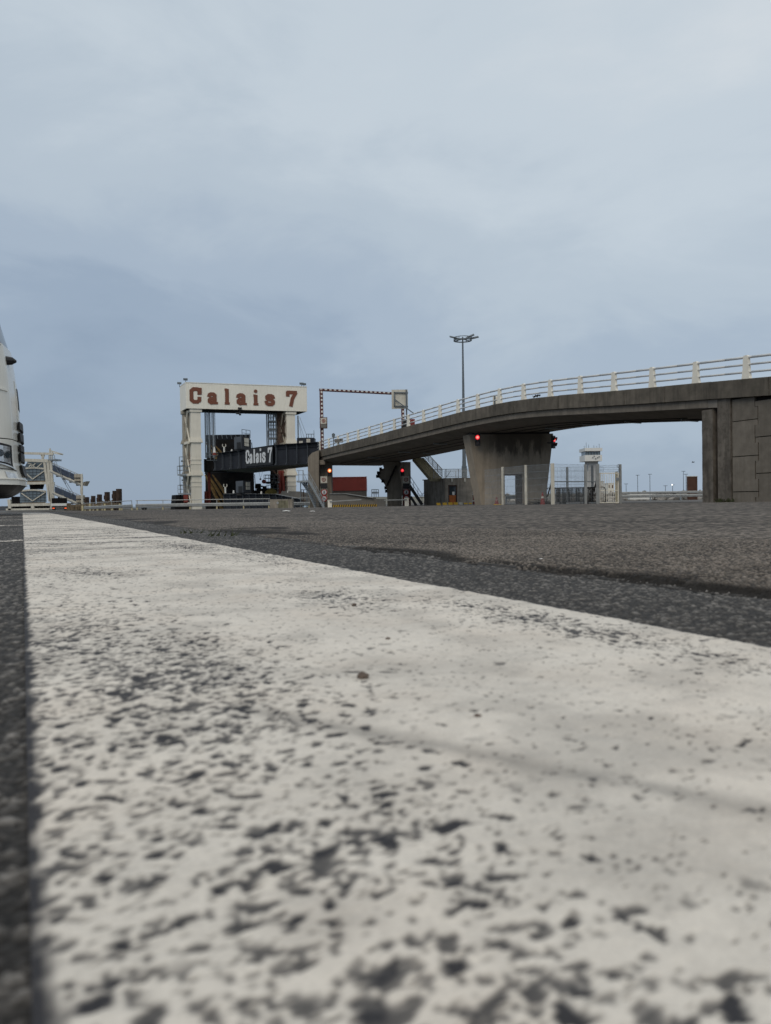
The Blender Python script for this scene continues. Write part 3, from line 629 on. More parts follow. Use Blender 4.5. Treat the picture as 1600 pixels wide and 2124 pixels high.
signset(672, 995, 93.6, 'pier', 'toothed plate, black panel and two red ringed signs below the amber signal', True)
signset(842.5, 995, 93.2, 'maroon', 'toothed plate, black panel and two red ringed signs beside the dark stair', True)
# height gauge portal on the deck
d0, d1 = 96., 100.5
A_ = at(669.5, 930, d0); A_.z = 6.5; T0 = at(666.5, 808.5, d0); A_.x = T0.x+.05; T1 = at(835, 817.5, d1); B_ = V((T1.x+.05, T1.y, 6.3))
hg = thing('height_gauge', 'red and white striped height limit portal standing on the bridge end', 'height gauge', A_)
def striped(p, q, w_, n, nm):
    p, q = V(p), V(q); b = MB(); b.bar(p, q, w_, w_); o = b.build(nm, M['maroon'], hg); lg = nm == 'leg'; sh = V((.14*w_ if lg else 0, -w_*.52, 0 if lg else .14*w_))
    for k in range(n):
        a = p+(q-p)*((k+.12)/n); e = p+(q-p)*((k+.6)/n); b = MB(); b.bar(a+sh, e+sh, w_*.5, .02 if lg else w_*.5, (0, 1, 0) if lg else (0, 0, 1)); b.build('white_band', M['white'], o)
striped(A_, T0, .40, 16, 'leg'); striped(B_, T1, .40, 16, 'leg'); striped(T0+V((-.2, 0, .0)), T1+V((.2, 0, 0)), .30, 19, 'crossbeam')
t = thing('speed_sign', 'toothed plate over a grey panel fixed to the striped height gauge leg', 'sign', at(671, 890, 95.6))
c0 = at(671.5, 873, 95.4); k = 95.5/1600
b = MB(); b.box(c0.x-8*k, c0.x+7.5*k, 95.46, 95.6, c0.z-15.5*k, c0.z+7.5*k); b.build('backing_board', M['maroon'], t)
toothed(c0, 11.5*k, FX, Z3, FN).build('toothed_plate', M['offwhite'], t)
b = MB(); b.ring(c0+FN*.005, FN, 2.6*k, 3.8*k, .02); b.ring(c0+FN*.006, FN, .8*k, 1.6*k, .02); b.build('ring_mark', M['redfade'], t)
b = MB(); b.box(c0.x-6*k, c0.x+6*k, 95.38, 95.46, c0.z-14*k, c0.z-7*k); b.build('display_panel', M['greywall'], t)
# square sign seen from behind
d = 74.; t = thing('square_sign', 'large white square sign seen from behind with dark frame, post and slanting brace', 'sign', BP(7.6, .5))
k = d/1600; tl = at(812.5, 808, d); br = at(846.5, 847.5, d)
b = MB(); b.obox((tl.x, d+.1, br.z), (br.x-tl.x, 0, .0), (0, .05, 0), (0, 0, tl.z-br.z)); b.build('plate', M['offwhite'], t)
b = MB()
for (p, q) in (((817, 814), (847, 815)), ((818.5, 814), (818.5, 843)), ((818, 842.5), (847, 843))): b.bar(at(*p, d), at(*q, d), .11, .1)
b.build('frame', M['mast'], t)
pt_ = at(843, 808, d-.1); pz = BP(7.6, .5).z-.3
b = MB(); b.bar((pt_.x, d-.1, pz), (pt_.x, d-.1, pt_.z), .14); b.build('post', M['mast'], t)
b = MB(); b.bar(at(820, 829, d-.05), at(859, 858, d-.8), .09); b.build('brace', M['mast'], t)
# small round sign on the deck
d = 91.5; q = at(692, 902, d); t = thing('round_sign', 'small grey round sign on a thin pole behind the bridge railing', 'sign', (q.x, d, 6.7))
b = MB(); b.tube((q.x, d, 6.6), (q.x, d, q.z), .05); b.build('pole', M['mast'], t)
b = MB(); b.disc(q, FN, .2, .04); b.box(q.x-.17, q.x+.17, d-.06, d, q.z-.3, q.z-.02); b.build('plate', M['mast'], t)
d = 90; q = at(703, 914, d); t = thing('direction_plate', 'dull grey plate showing between the bridge railing bars near the small round sign', 'sign', (q.x, d, 6.8))
b = MB(); b.box(q.x-.5, q.x+.5, d, d+.05, q.z-.22, q.z+.2); b.build('plate', M['greywall'], t); b = MB(); b.tube((q.x, d+.08, 6.6), (q.x, d+.08, q.z), .04); b.build('pole', M['mast'], t)
d = 60.5; q = at(1020, 831, d); t = thing('notice_board', 'pale square board behind the bridge railing beside the lamp mast', 'sign', BP(12, 5))
k = d/1600; b = MB(); b.box(at(1013, 0, d).x, at(1033, 0, d).x, d, d+.05, at(0, 840, d).z-.6, at(1020, 822, d).z); b.build('plate', M['postcream'], t)
b = MB(); b.bar(at(1026.5, 842, d-.06), at(1026.5, 821, d-.06), .1); b.build('post', M['mast'], t)
d = 50.; q = BP(14.45, .1); t = thing('cable_bundle', 'tangle of dark cable left lying on the parapet top between two railing posts', 'cable', q)
b = MB(); r = random.Random(9)
for s_ in range(5):
    pts = [q+UB*(-.4+.8*k/8)+V((0, 0, .05+.14*abs(math.sin(k*1.3+s_))+r.uniform(0, .05)))+NB*r.uniform(-.05, .1) for k in range(9)]; b.path(pts, .022, 5)
b.path([q+UB*(.12*math.cos(a*.6))+V((0, 0, .25+.12*math.sin(a*.6))) for a in range(11)], .02, 5); b.build('cable', M['black'], t)
# lamp mast
d = 110.; bs_ = at(963.5, 985, d); bx = bs_.x; tz = zat(961, 702, d); tx = at(961, 702, d).x
t = thing('lamp_mast', 'tall tapering grey lamp mast with a ring of floodlights, rising behind the bridge', 'light mast', (bx, d, -.2))
b = MB(); b.tube((bx, d, -.2), (bx, d, 6), .34, .28, 12); b.tube((bx, d, 6), (bx, d, tz+.2), .26, .10, 12); b.tube((bx, d, -.2), (bx, d, 5.2), .40, .37, 12); b.build('pole', M['mast'], t, smooth=False)
rc = V((bx, d, tz-.35)); b = MB(); b.ring(rc, Z3, 1.16, 1.30, .14, 28); b.ring(rc+Z3*.42, Z3, 1.18, 1.28, .08, 28)
for k in range(3): a = .5+k*2.09; b.bar(rc+Z3*.25, rc+V((1.25*math.cos(a), 1.25*math.sin(a), .1)), .1)
for k in range(6): a = k*1.047; e = V((1.24*math.cos(a), 1.24*math.sin(a), 0)); b.bar(rc+e, rc+e+Z3*.5, .08)
b.build('ring', M['mast'], t)
for px, py, dx, tilt in ((942, 700.5, -.75, .25), (975.5, 698, .5, -.45), (984, 701, .75, -.22)):
    c = at(px, py, d); b = MB(); rt = V((1, .0, -tilt)).normalized(); fw = V((0, 1, .35)).normalized(); up = rt.cross(fw)
    b.obox(c-rt*.62-fw*.45-up*.05, rt*1.24, fw*.9, up*.16); b.bar(c, V((c.x-.2*dx, d, tz-.05)), .07); b.build('floodlight', M['mast'], t)

# ================================================================== GANTRY AND LINKSPAN
GO = V((-28.7, 112, 0)); GU = V((.946, .3242, 0)); GB = V((-.43, .903, 0)); GL = 17.92; GD = 4.5
def gs(px):                                                          # distance along the gantry front at a photo column
    k = (px-800)/1600; return (k*GO.y-GO.x)/(GU.x-k*GU.y)
def GP(s_, bk_, z): return GO+GU*s_+GB*bk_+Z3*z
zs0, zs1 = 14.2, 17.93
ga = thing('ferry_gantry', 'cream steel portal frame with a large ribbed sign box lettered in brown', 'gantry', GP(9, 2, -1))
b = MB(); nr = 78
prof = []
for k in range(nr):
    a = GL*k/nr; prof += [(a, 0), (a+GL/nr*.62, 0), (a+GL/nr*.70, .035), (a+GL/nr*.92, .035)]
prof += [(GL, 0)]
b.prism([GP(s_, o_, zs0) for s_, o_ in prof]+[GP(GL, GD, zs0), GP(0, GD, zs0)], Z3*(zs1-zs0))
b.obox(GP(-.03, -.05, zs1), GU*(GL+.06), GB*(GD+.1), Z3*.08)
b.build('sign_box', M['clad'], ga)
b = MB(); b.obox(GP(.15, .15, zs0-.06), GU*(GL-.3), GB*(GD-.3), Z3*.055); b.build('sign_box_underside', M['darksteel'], ga)
LET = {'C': ([[(.60, .60), (.60, .80), (.50, .89), (.27, .89), (.14, .78), (.14, .22), (.27, .11), (.48, .11), (.60, .2), (.60, .37)], [(.63, .56), (.63, .98)]], .72),
 'a': ([[(.10, .47), (.13, .56), (.22, .61), (.34, .61), (.42, .54), (.42, .08)], [(.42, .36), (.22, .33), (.13, .25), (.13, .15), (.22, .08), (.33, .10), (.42, .2)], [(.34, .06), (.60, .06)]], .62),
 'l': ([[(.20, .97), (.20, .04)], [(.02, .92), (.20, .92)], [(.02, .06), (.40, .06)]], .42),
 'i': ([[(.20, .66), (.20, .04)], [(.02, .61), (.20, .61)], [(.02, .06), (.40, .06)]], .42),
 's': ([[(.47, .48), (.44, .58), (.35, .62), (.2, .62), (.12, .55), (.13, .45), (.22, .39), (.38, .34), (.47, .26), (.46, .15), (.38, .08), (.2, .08), (.11, .14), (.08, .26)]], .56),
 '7': ([[(.08, .66), (.08, .88), (.58, .88)], [(.55, .86), (.36, .5), (.26, .02)]], .62)}
def letter(ch, o, rt, up, nrm, hgt, wid, wt, m, par, th=.03, slab=True):
    paths, w0 = LET[ch]; sx = wid/w0; b = MB(); lay = 0
    for pi, pts in enumerate(paths):
        if not slab and len(pts) == 2 and (abs(pts[0][1]-pts[1][1]) < .01 or ch == 'C'): continue
        w_ = wt*(.62 if len(pts) == 2 and pts[0][1] == pts[1][1] else 1)
        P3 = [o+rt*(x*sx)+up*(y*hgt) for x, y in pts]
        for a, e in zip(P3[:-1], P3[1:]):
            dd = (e-a).normalized(); ext = w_*.22
            if len(pts) == 2: ext = 0
            b.bar(a-dd*ext+nrm*(.0004*lay), e+dd*ext+nrm*(.0004*lay), w_, th, nrm); lay += 1
        for q in P3[1:-1]: b.disc(q+nrm*(.0004*lay-th/2), nrm, w_/2*.98, th, 12); lay += 1
    if ch == 'i': q = o+rt*(.20*sx)+up*(.88*hgt); b.disc(q, nrm, .115*hgt*(1 if slab else .9), th, 16)
    return b.build('letter', m, par)
gn = V((GU.y, -GU.x, 0)); 
for ch, pxa, pxb in (('C', 396.5, 422), ('a', 434, 457), ('l', 469.5, 481), ('a', 494, 516.5), ('i', 529, 540.3), ('s', 553.4, 573.8), ('7', 598, 619.6)):
    sa, sb = gs(pxa), gs(pxb)
    letter(ch, GP(sa, 0, 14.93)+gn*.035, GU, Z3, gn, 2.36, sb-sa, .55, M['brown'], ga)
def gcol(s0, s1, b0, b1, za, zb_, m, nm):
    b = MB(); b.obox(GP(s0, b0, za), GU*(s1-s0), GB*(b1-b0), Z3*(zb_-za))
    for z, h_, o_ in ((13.75, .42, .16), (9.3, .16, .22), (6.75, .14, .06), (6.1, .14, .06), (4.45, .16, .22), (3.5, .14, .06), (2.85, .14, .06)):
        b.obox(GP(s0-o_, b0-o_, z), GU*(s1-s0+2*o_), GB*(b1-b0+2*o_), Z3*h_)
    for z in (9.3, 4.45):
        for k in range(3):
            o_ = .18-.05*k
            b.obox(GP(s0-o_, b0-o_, z+.16+.16*k), GU*(s1-s0+2*o_), GB*(b1-b0+2*o_), Z3*.165)
    return b.build(nm, m, ga)
sl0, sl1, sr0, sr1 = .72, 2.12, 14.85, 16.15
gcol(sl0, sl1, .35, 1.35, -.6, zs0-.06, M['cream'], 'column'); gcol(sr0, sr1, .35, 1.35, -.6, zs0-.06, M['cream'], 'column')
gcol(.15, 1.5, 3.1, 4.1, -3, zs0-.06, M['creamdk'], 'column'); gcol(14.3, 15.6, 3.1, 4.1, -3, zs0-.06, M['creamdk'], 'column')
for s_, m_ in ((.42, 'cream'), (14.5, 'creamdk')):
    for za, zb_ in ((9.3, 13.9), (4.6, 9.3), (.4, 4.6)):
        for p, q in (((.6, za), (3.6, zb_)), ((3.6, za), (.6, zb_))):
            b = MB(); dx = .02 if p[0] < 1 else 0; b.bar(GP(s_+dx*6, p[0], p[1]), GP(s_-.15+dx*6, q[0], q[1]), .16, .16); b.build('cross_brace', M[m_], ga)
        b = MB(); b.bar(GP(s_-.05, .5, za), GP(s_-.15, 3.9, za), .3, .36); b.build('strut', M[m_], ga)
b = MB(); b.prism([GP(-1.9, 2.2, -5), GP(1.6, 2.2, -5), GP(1.2, 2.2, 1.7), GP(-1.2, 2.2, 1.7)], GB*3.6); b.build('pedestal', M['darksteel'], ga)
b = MB(); b.obox(GP(-.5, 1.6, -.6), GU*1.2, GB*.5, Z3*2.2); b.build('dark_plinth', M['darksteel'], ga)
# floodlights on the roof edge, camera under the box
for s_, bk_ in ((.05, .3), (-.1, 4.2), (17.2, .2), (17.7, .6)):
    b = MB(); c = GP(s_, bk_, zs1); b.tube(c, c+Z3*.45, .04); b.obox(c+Z3*.4-GU*.32-gn*.1, GU*.6, gn*.35-Z3*.1, Z3*.3); b.build('floodlight', M['mast'], ga)
b = MB(); c = GP(gs(501), -.1, zs0); b.obox(c-GU*.3+Z3*.02, GU*.55, gn*.3, Z3*.28); b.tube(c-Z3*.0, c-Z3*.55, .05); b.obox(c-GU*.6-Z3*.7+gn*.05, GU*.5, gn*.35, Z3*.28); b.disc(c-Z3*.85+gn*.1, Z3, .16, .22, 12); b.build('camera_cluster', M['black'], ga)
for s_ in (2.3, 8.8, 13.8):
    b = MB(); c = GP(s_, 2, zs1+.08); b.obox(c-GU*.4, GU*.8, GB*.6, Z3*.1); b.build('roof_hatch', M['galv'], ga)
# lifting ropes
for px_list, bkd in (((424, 427, 429, 432, 434.5, 438, 441, 444.5), 3.0), ((556.5, 560.5, 566, 571), 3.4)):
    for j, px in enumerate(px_list):
        s_ = gs(px)+1.0; b = MB(); b.tube(GP(s_, bkd, zs0), GP(s_, bkd, 7.2 if px < 500 else 6.2), .05 if j % 3 else .10, n=6); b.build('lifting_rope', M['galv' if j % 3 == 0 else 'mast'], ga)
# inspection platforms on the left legs
def cage(nm, c, dx, dy, z, h_, par, m='galv', posts=3, midr=1):
    b = MB(); x0, y0 = c; b.obox((x0, y0, z-.22), (dx, 0, 0), (0, dy, 0), (0, 0, .22))
    for xx in [x0+dx*k/posts for k in range(posts+1)]:
        for yy in (y0, y0+dy): b.bar((xx, yy, z), (xx, yy, z+h_), .06)
    for k in range(1, midr+2):
        zz = z+h_*k/(midr+1)
        for yy in (y0, y0+dy): b.bar((x0, yy, zz), (x0+dx, yy, zz), .06)
        for xx in (x0, x0+dx): b.bar((xx, y0, zz), (xx, y0+dy, zz), .06)
    return b.build(nm, M[m], par)
for za, pa in ((4.75, 369.3), (1.95, 370)):
    q = at(pa, 1000, 113.5); cage('platform', (q.x, 113.3), 2.6, 1.6, za, 1.15, ga)
    b = MB(); x0 = q.x+.35; b.bar((x0, 113.2, za), (x0, 113.2, za+2.5), .07); b.bar((x0+.75, 113.2, za), (x0+.75, 113.2, za+2.5), .07); b.bar((x0, 113.2, za+2.5), (x0+.75, 113.2, za+2.5), .07)
    b.box(x0+.25, x0+.5, 113.15, 113.2, za+1.75, za+2.0); b.bar((x0-.1, 113.2, za+1.2), (x0+.8, 113.2, za+1.2), .07); b.build('gate_frame', M['mast'], ga)
    b = MB(); b.prism([(q.x+1.2, 113.4, za-.25), (q.x+2.6, 113.4, za-.25), (q.x+2.6, 113.4, za-1.2)], (0, .12, 0)); b.box(q.x+1.9, q.x+2.4, 113.2, 113.5, za, za+.5); b.build('bracket', M['mast'], ga)
b = MB(); q = at(392, 950, 113); b.box(q.x, q.x+.9, 113.6, 114.2, q.z-.8, q.z+.9); b.build('red_cabinet', M['redfade'], ga)
b = MB(); q = at(383, 1035, 113); b.box(q.x-.1, q.x+.5, 112.9, 113.5, q.z-.5, q.z+.6); b.build('red_cabinet', M['rustred'], ga)
# stair tower and brown lift guide on the right legs
q0, q1 = at(575, 900, 118.5), at(598, 900, 118.5)
b = MB(); b.box(q0.x, q1.x, 118.5, 120, -3, zs0-.06); b.build('lift_guide', mat('brown guide steel', (.15, .105, .08), .75, var=.3, vs=.5, streak=.6, dirt=(.05, .03, .02)), ga)
for (p, q) in (((574, 868), (600, 918)), ((598, 858), (578, 922)), ((576, 898), (592, 899)), ((574, 872), (590, 864))):
    b = MB(); b.bar(at(*p, 117.6), at(*q, 117.6), .16); b.build('cross_brace', M['rust'], ga)
for py in (873, 889, 908):
    q = at(557, py, 118); cage('platform', (q.x, 117.6), 1.3, 1.3, q.z, 1.05, ga, 'mast', 2)
b = MB()
for px in (557, 561, 572): b.bar(at(px, 852, 118), at(px, 924, 118), .08)
b.build('ladder_rail', M['mast'], ga)
q0 = at(584, 975, 117.2); b = MB()
for dx in (-.35, .25): b.tube((q0.x+dx, 117.2, 1.2), (q0.x+dx*.7, 117.2, 5.2), .34, .22, 8)
b.build('hydraulic_ram', M['rustred'], ga)
q0 = at(434, 985, 116); b = MB(); b.tube((q0.x, 116, 0), (q0.x, 116, 5.4), .22); b.tube((q0.x-.5, 116, 0), (q0.x-.45, 116, 2.2), .3); b.build('hydraulic_ram', M['rustred'], ga)
for px in (617.5, 619):
    b = MB(); b.bar(at(px, 862, 117.6), at(px+1, 922, 117.6), .09); b.build('drain_pipe', M['mast'], ga)
for x0_, x1_, y0_, y1_, dd_ in ((562, 572, 968, 1046, 119), (572, 601, 1014, 1046, 119.5), (590, 601, 972, 1014, 119.5), (530, 563, 1026, 1044, 121)):
    b = MB(); p, q = at(x0_, y1_, dd_), at(x1_, y0_, dd_); b.box(p.x, q.x, dd_, dd_+1.2, p.z, q.z); b.build('lower_frame', M['darksteel'], ga)
for (p, q) in (((566, 975), (600, 1012)), ((600, 975), (572, 1030)), ((572, 1000), (598, 1002)), ((575, 1040), (598, 1015))):
    b = MB(); b.bar(at(*p, 118.3), at(*q, 118.3), .2); b.build('cross_brace', M['rust'], ga)
# linkspan upper deck
lk = thing('linkspan', 'dark navy steel linkspan deck with stiffened girders and pale lettering, between gantry legs and overpass', 'linkspan', V((-16, 103, -1)))
def at3(px, d, z): return V((at(px, 1000, d).x, d, z))
zb_, zt_ = 5.2, 7.82
R_0, K_, L_ = at3(664, 97.2, 0), at3(577, 100.2, 0), at3(449, 113.5, 0)
R_0.y = 97.2
def girder(p, q, za, zb0, zb1, nst, nm, chamfer=0, m='navy', par=None, fl=.32):
    par = par or lk; d = (q-p); ln = d.length; u = d/ln; n = V((-u.y, u.x, 0))
    if n.y > 0: n = -n
    b = MB(); poly = [p+Z3*za, q+Z3*za, q+Z3*(zb1-chamfer), q-u*(chamfer*.8)+Z3*zb1, p+Z3*zb0] if chamfer else [p+Z3*za, q+Z3*za, q+Z3*zb1, p+Z3*zb0]
    b.prism(poly, -n*.05); b.obox(p+Z3*(za-.06), d, n*fl, Z3*.06)
    b.bar(p+n*fl*.5+Z3*(zb0+.03), q-u*(chamfer*.8)+n*fl*.5+Z3*(zb1+.03), fl, .06); b.bar(p+n*.1+Z3*(za+.62*(zb0-za)+.5), q+n*.1+Z3*(za+.62*(zb1-za)+.5), .1, .05) if not chamfer or 1 else 0
    o = b.build(nm, M[m], par)
    for k in range(nst+1):
        f = k/nst; c = p+d*f; zh = zb0+(zb1-zb0)*f-(chamfer if f > .97 else 0)
        b = MB(); b.prism([c+Z3*(za+.005), c+n*(fl*.95)+Z3*(za+.005), c+n*(fl*.55)+Z3*(za+.35), c+n*(fl*.55)+Z3*(zh-.3), c+n*(fl*.9)+Z3*(zh-.03), c+Z3*(zh-.03)], u*.05); b.build('stiffener', M['navylt' if m == 'navy' else m], o)
    return o
girder(R_0, K_, zb_, 7.82, 7.76, 4, 'girder', fl=.5); girder(K_+V((-.03, .03, 0)), L_, zb_, 7.76, 7.6, 7, 'girder', chamfer=1.0, fl=.5)
Kf, Lf, Rf = at3(640, 106, 0), at3(525, 124, 0), at3(700, 103, 0)
b = MB(); b.prism([R_0+Z3*zb_+V((0, .1, 0)), K_+Z3*zb_+V((.05, .1, 0)), L_+Z3*zb_+V((.1, .1, 0)), Lf+Z3*zb_, Kf+Z3*zb_, Rf+Z3*zb_], Z3*.5); b.build('deck_plate', M['soffit'], lk)
b = MB(); b.obox(L_+V((-.6, -.1, zb_-.1)), V((1.2, .3, 0)), V((.3, 3, 0)), Z3*1.6); b.obox(at3(424, 115, zb_-.1), V((1.7, 0, 0)), V((0, 1.5, 0)), Z3*1.9); b.build('pin_housing', M['darksteel'], lk)
b = MB(); p = at3(430, 113.2, zb_+1.5); b.bar(p, p+V((1.7, 0, 0)), .07); b.bar(p+Z3*.7, p+V((1.7, 0, .7)), .07); b.bar(p+Z3*1.1, p+V((1.7, 0, 1.1)), .06)
for k in range(4): b.bar(p+V((.56*k, 0, 0)), p+V((.56*k, 0, 1.1)), .06)
b.build('handrail', M['mast'], lk)
# name panel on the girder
u = (K_-L_).normalized(); n = V((u.y, -u.x, 0)); n = n if n.y < 0 else -n
def onK(px): 
    k = (px-800)/1600; a = L_; return a+u*((k*a.y-a.x)/(u.x-k*u.y))
pa, pb_ = onK(518), onK(575.5)
nb = n*.52
b = MB(); b.prism([pa+nb+Z3*(zb_+.1), pb_+nb+Z3*(zb_+.1), pb_+nb+Z3*7.7, pa+nb+Z3*7.66], n*.03)
pn = b.build('name_panel', M['black'], lk)
for ch, a, e in (('C', 518.6, 526.4), ('a', 526.4, 533.6), ('l', 534, 539.2), ('a', 539.8, 546.9), ('i', 547.3, 552.3), ('s', 552.8, 560), ('7', 565.0, 573.6)):
    A = onK(a+.8)-pa; A = pa+A; wd = (onK(e)-onK(a)).length
    if ch in 'li': wd *= 1.05
    letter(ch, A+nb+n*.055+Z3*(5.62), u, Z3, n, 2.0, wd, .30 if ch not in 'li' else .36, M['letwhite'], pn, slab=False)
# raised bow flaps, dark plates with ribs and rusty braces
def flap(zlo, zhi, pxl, pxr, d, nm):
    q0, q1 = at3(pxl, d, zlo), at3(pxr, d, zlo); t0, t1 = at3(pxl+1, d+4, zhi), at3(pxr-3, d+4, zhi)
    f = thing(nm, 'raised dark ribbed ramp flap with rusty braces, %s' % ('above the lettered linkspan deck' if zlo > 4 else 'below the lettered linkspan deck'), 'ramp flap', (q0+q1)/2, 'raised ramp flaps behind the gantry')
    b = MB(); b.prism([q0, q1, t1, t0], (0, .4, 0)); b.build('plate', M['darksteel'], f)
    b = MB(); b.prism([t0+V((-.1, -.45, -1.0)), t1+V((.1, -.45, -1.2)), t1+V((.1, -.45, .15)), t0+V((-.1, -.45, .15))], (0, .5, 0)); b.build('edge_box', M['navy'], f)
    n_ = 9
    for k in range(n_+1):
        a = q0+(q1-q0)*k/n_; e = t0+(t1-t0)*k/n_; b = MB(); b.bar(a+V((0, -.12, 0)), e+V((0, -.2, -1)), .14, .25); b.build('rib', M['darksteel' if k % 2 else 'navy'], f)
        b = MB(); b.bar(e+V((.2, -.55, .15)), e+V((.3, -.5, -.5)), .07); b.build('hinge_bar', M['galv'], f)
    for k, (x0, x1) in enumerate(((.02, .35), (.08, .5), (.18, .62))):
        a = q0+(q1-q0)*x1+V((0, -.35, .3)); e = t0+(t1-t0)*x0+V((0, -.5, -1.2)); b = MB(); b.bar(a, e, .5, .2); b.build('rusty_brace', M['rustyellow'], f)
    b = MB(); b.bar(q1+V((-.1, -.1, .2)), t1+V((.1, -.1, -.8)), .5, .4); b.bar(q1+V((.5, -.3, 1)), t1+V((.5, -.3, -1.2)), .1); b.build('side_arm', M['darksteel'], f)
flap(5.4, 11.25, 431, 521, 120.5, 'ramp_flap'); flap(-1.0, 6.2, 427, 526, 122, 'ramp_flap')
# lower deck
ll = thing('lower_linkspan', 'dark lower linkspan deck with pale top edge, ramping down behind the guard rail', 'linkspan', at3(540, 104, -.5))
pL, pM, pR = at3(466, 108, 0), at3(575, 103, 0), at3(627, 97.5, 0)
girder(pM, pL, -.9, 1.42, 1.62, 8, 'girder', m='navy', par=ll, fl=.35)
girder(pR, pM+V((.03, -.03, 0)), -.9, .65, 1.40, 4, 'girder', m='navy', par=ll, fl=.35)
b = MB(); b.bar(pM+V((0, -.2, 1.46)), pR+V((0, -.2, .72)), .3, .1); b.bar(pL+V((0, -.2, 1.68)), pM+V((0, -.2, 1.47)), .12, .05); b.build('top_edge', M['galvlt'], ll)
b = MB(); b.prism([at3(572, 104.5, .2), at3(640, 99, .2), at3(640, 99, 1.5), at3(622, 101, 1.75), at3(585, 104, 1.9)], (0, .6, 0)); b.build('ramp_wall', M['greywall'], ll)
b = MB(); b.prism([pL+V((0, .3, 1.2)), pM+V((0, .3, 1.0)), pR+V((0, .3, .3)), pR+V((6, 6, .3)), pM+V((3, 9, 1.0)), pL+V((6, 12, 1.2))], Z3*-.4); b.build('deck_plate', M['darksteel'], ll)
def cabin(px0, pxc, px1, y0, y1, d, label, m0='navylt', roofrail=True):
    a, c, e = at3(px0, d, 0), at3(pxc, d-1.2, 0), at3(px1, d+.9, 0); zl = zat(pxc, y1, d-1.2); zh = zat(pxc, y0, d-1.2)
    t = thing('control_cabin', label, 'cabin', V((c.x, d, zl)), 'control cabins on the linkspan')
    b = MB(); b.prism([a+Z3*zl, c+Z3*zl, e+Z3*zl, V((e.x-.8, e.y+1.4, zl)), V((a.x+.3, a.y+2, zl))], Z3*(zh-zl)); b.build('body', M['navy'], t)
    n1 = V(((c-a).y, -(c-a).x, 0)).normalized(); n2 = V(((e-c).y, -(e-c).x, 0)).normalized()
    b = MB(); b.prism([a+n1*.03+Z3*(zl+.02), c+n1*.03+Z3*(zl+.02), c+n1*.03+Z3*(zh-.02), a+n1*.03+Z3*(zh-.02)], n1*.02); b.build('side_panel', M[m0], t)
    p, q = a+(c-a)*.38, a+(c-a)*.92; b = MB(); b.prism([p+n1*.06+Z3*(zl+.05), q+n1*.06+Z3*(zl+.05), q+n1*.06+Z3*(zl+(zh-zl)*.55), p+n1*.06+Z3*(zl+(zh-zl)*.55)], n1*.03); b.build('door', M['black'], t)
    for k, (f0, f1) in enumerate(((.26, .5), (.54, .9))):
        p, q = c+(e-c)*.3, c+(e-c)*.82; b = MB(); b.prism([p+n2*.03+Z3*(zl+(zh-zl)*f0), q+n2*.03+Z3*(zl+(zh-zl)*f0), q+n2*.03+Z3*(zl+(zh-zl)*f1), p+n2*.03+Z3*(zl+(zh-zl)*f1)], n2*.04); b.build('window', M['offwhite'], t)
    b = MB(); b.obox(V((a.x+.1, d-.5, zl-.35)), (e.x-a.x+.1, 0, 0), (0, 1.5, 0), Z3*.3); b.build('base_bracket', M['black'], t)
    if roofrail:
        b = MB(); p, q = c+(e-c)*.05+Z3*zh, c+(e-c)*1.05+Z3*zh
        for r_ in (p, q, (p+q)/2): b.bar(r_, r_+Z3*1.0, .06)
        b.bar(p+Z3*1.0, q+Z3*1.0, .06); b.bar(p+Z3*.5, q+Z3*.5, .05); b.build('roof_rail', M['mast'], t)
cabin(488, 503, 520, 905, 931, 110, 'grey cabin with cream window panels, above the lettered linkspan girder')
cabin(490, 505, 521, 997, 1022, 106.5, 'grey cabin with cream window panels, on the lower deck below the lettering', roofrail=False)
# navy plant room at the overpass end
d = 100.5; t = thing('plant_room', 'navy steel plant room with cream windows and roof railing where linkspan meets overpass', 'cabin', at3(636, d, 7.6))
a, c, e = at3(617.5, d+.3, 0), at3(637, d, 0), at3(653.5, d+.5, 0); zh = zat(640, 907.5, d); zl = 7.0
b = MB(); b.prism([a+Z3*zl, c+Z3*zl, e+Z3*zl, V((e.x, d+2.6, zl)), V((a.x, d+2.6, zl))], Z3*(zh-zl)); b.build('body', M['navy'], t)
for p0, p1, y0, y1 in ((622, 629.5, 915, 922), (637.5, 645, 910.5, 921)):
    b = MB(); b.box(at3(p0, d, 0).x, at3(p1, d, 0).x, d-.1, d+.1, zat(p0, y1, d), zat(p0, y0, d)); b.build('window', M['offwhite'], t)
b = MB()
for px in (636, 640.5, 646, 651.5): b.bar(at(px, 907.5, d), at(px, 900.5, d), .07)
b.bar(at(636, 900.5, d), at(652, 900.5, d), .07); b.bar(at(651.7, 908, d), at(651.7, 893, d), .06); b.build('roof_rail', M['mast'], t)
b = MB()
for p, q in (((619, 865), (626, 909)), ((620, 873), (631, 907)), ((622, 865), (636, 902))): b.tube(at(*p, 116), at(*q, 102), .025, n=5)
b.build('stay_wire', M['mast'], t)
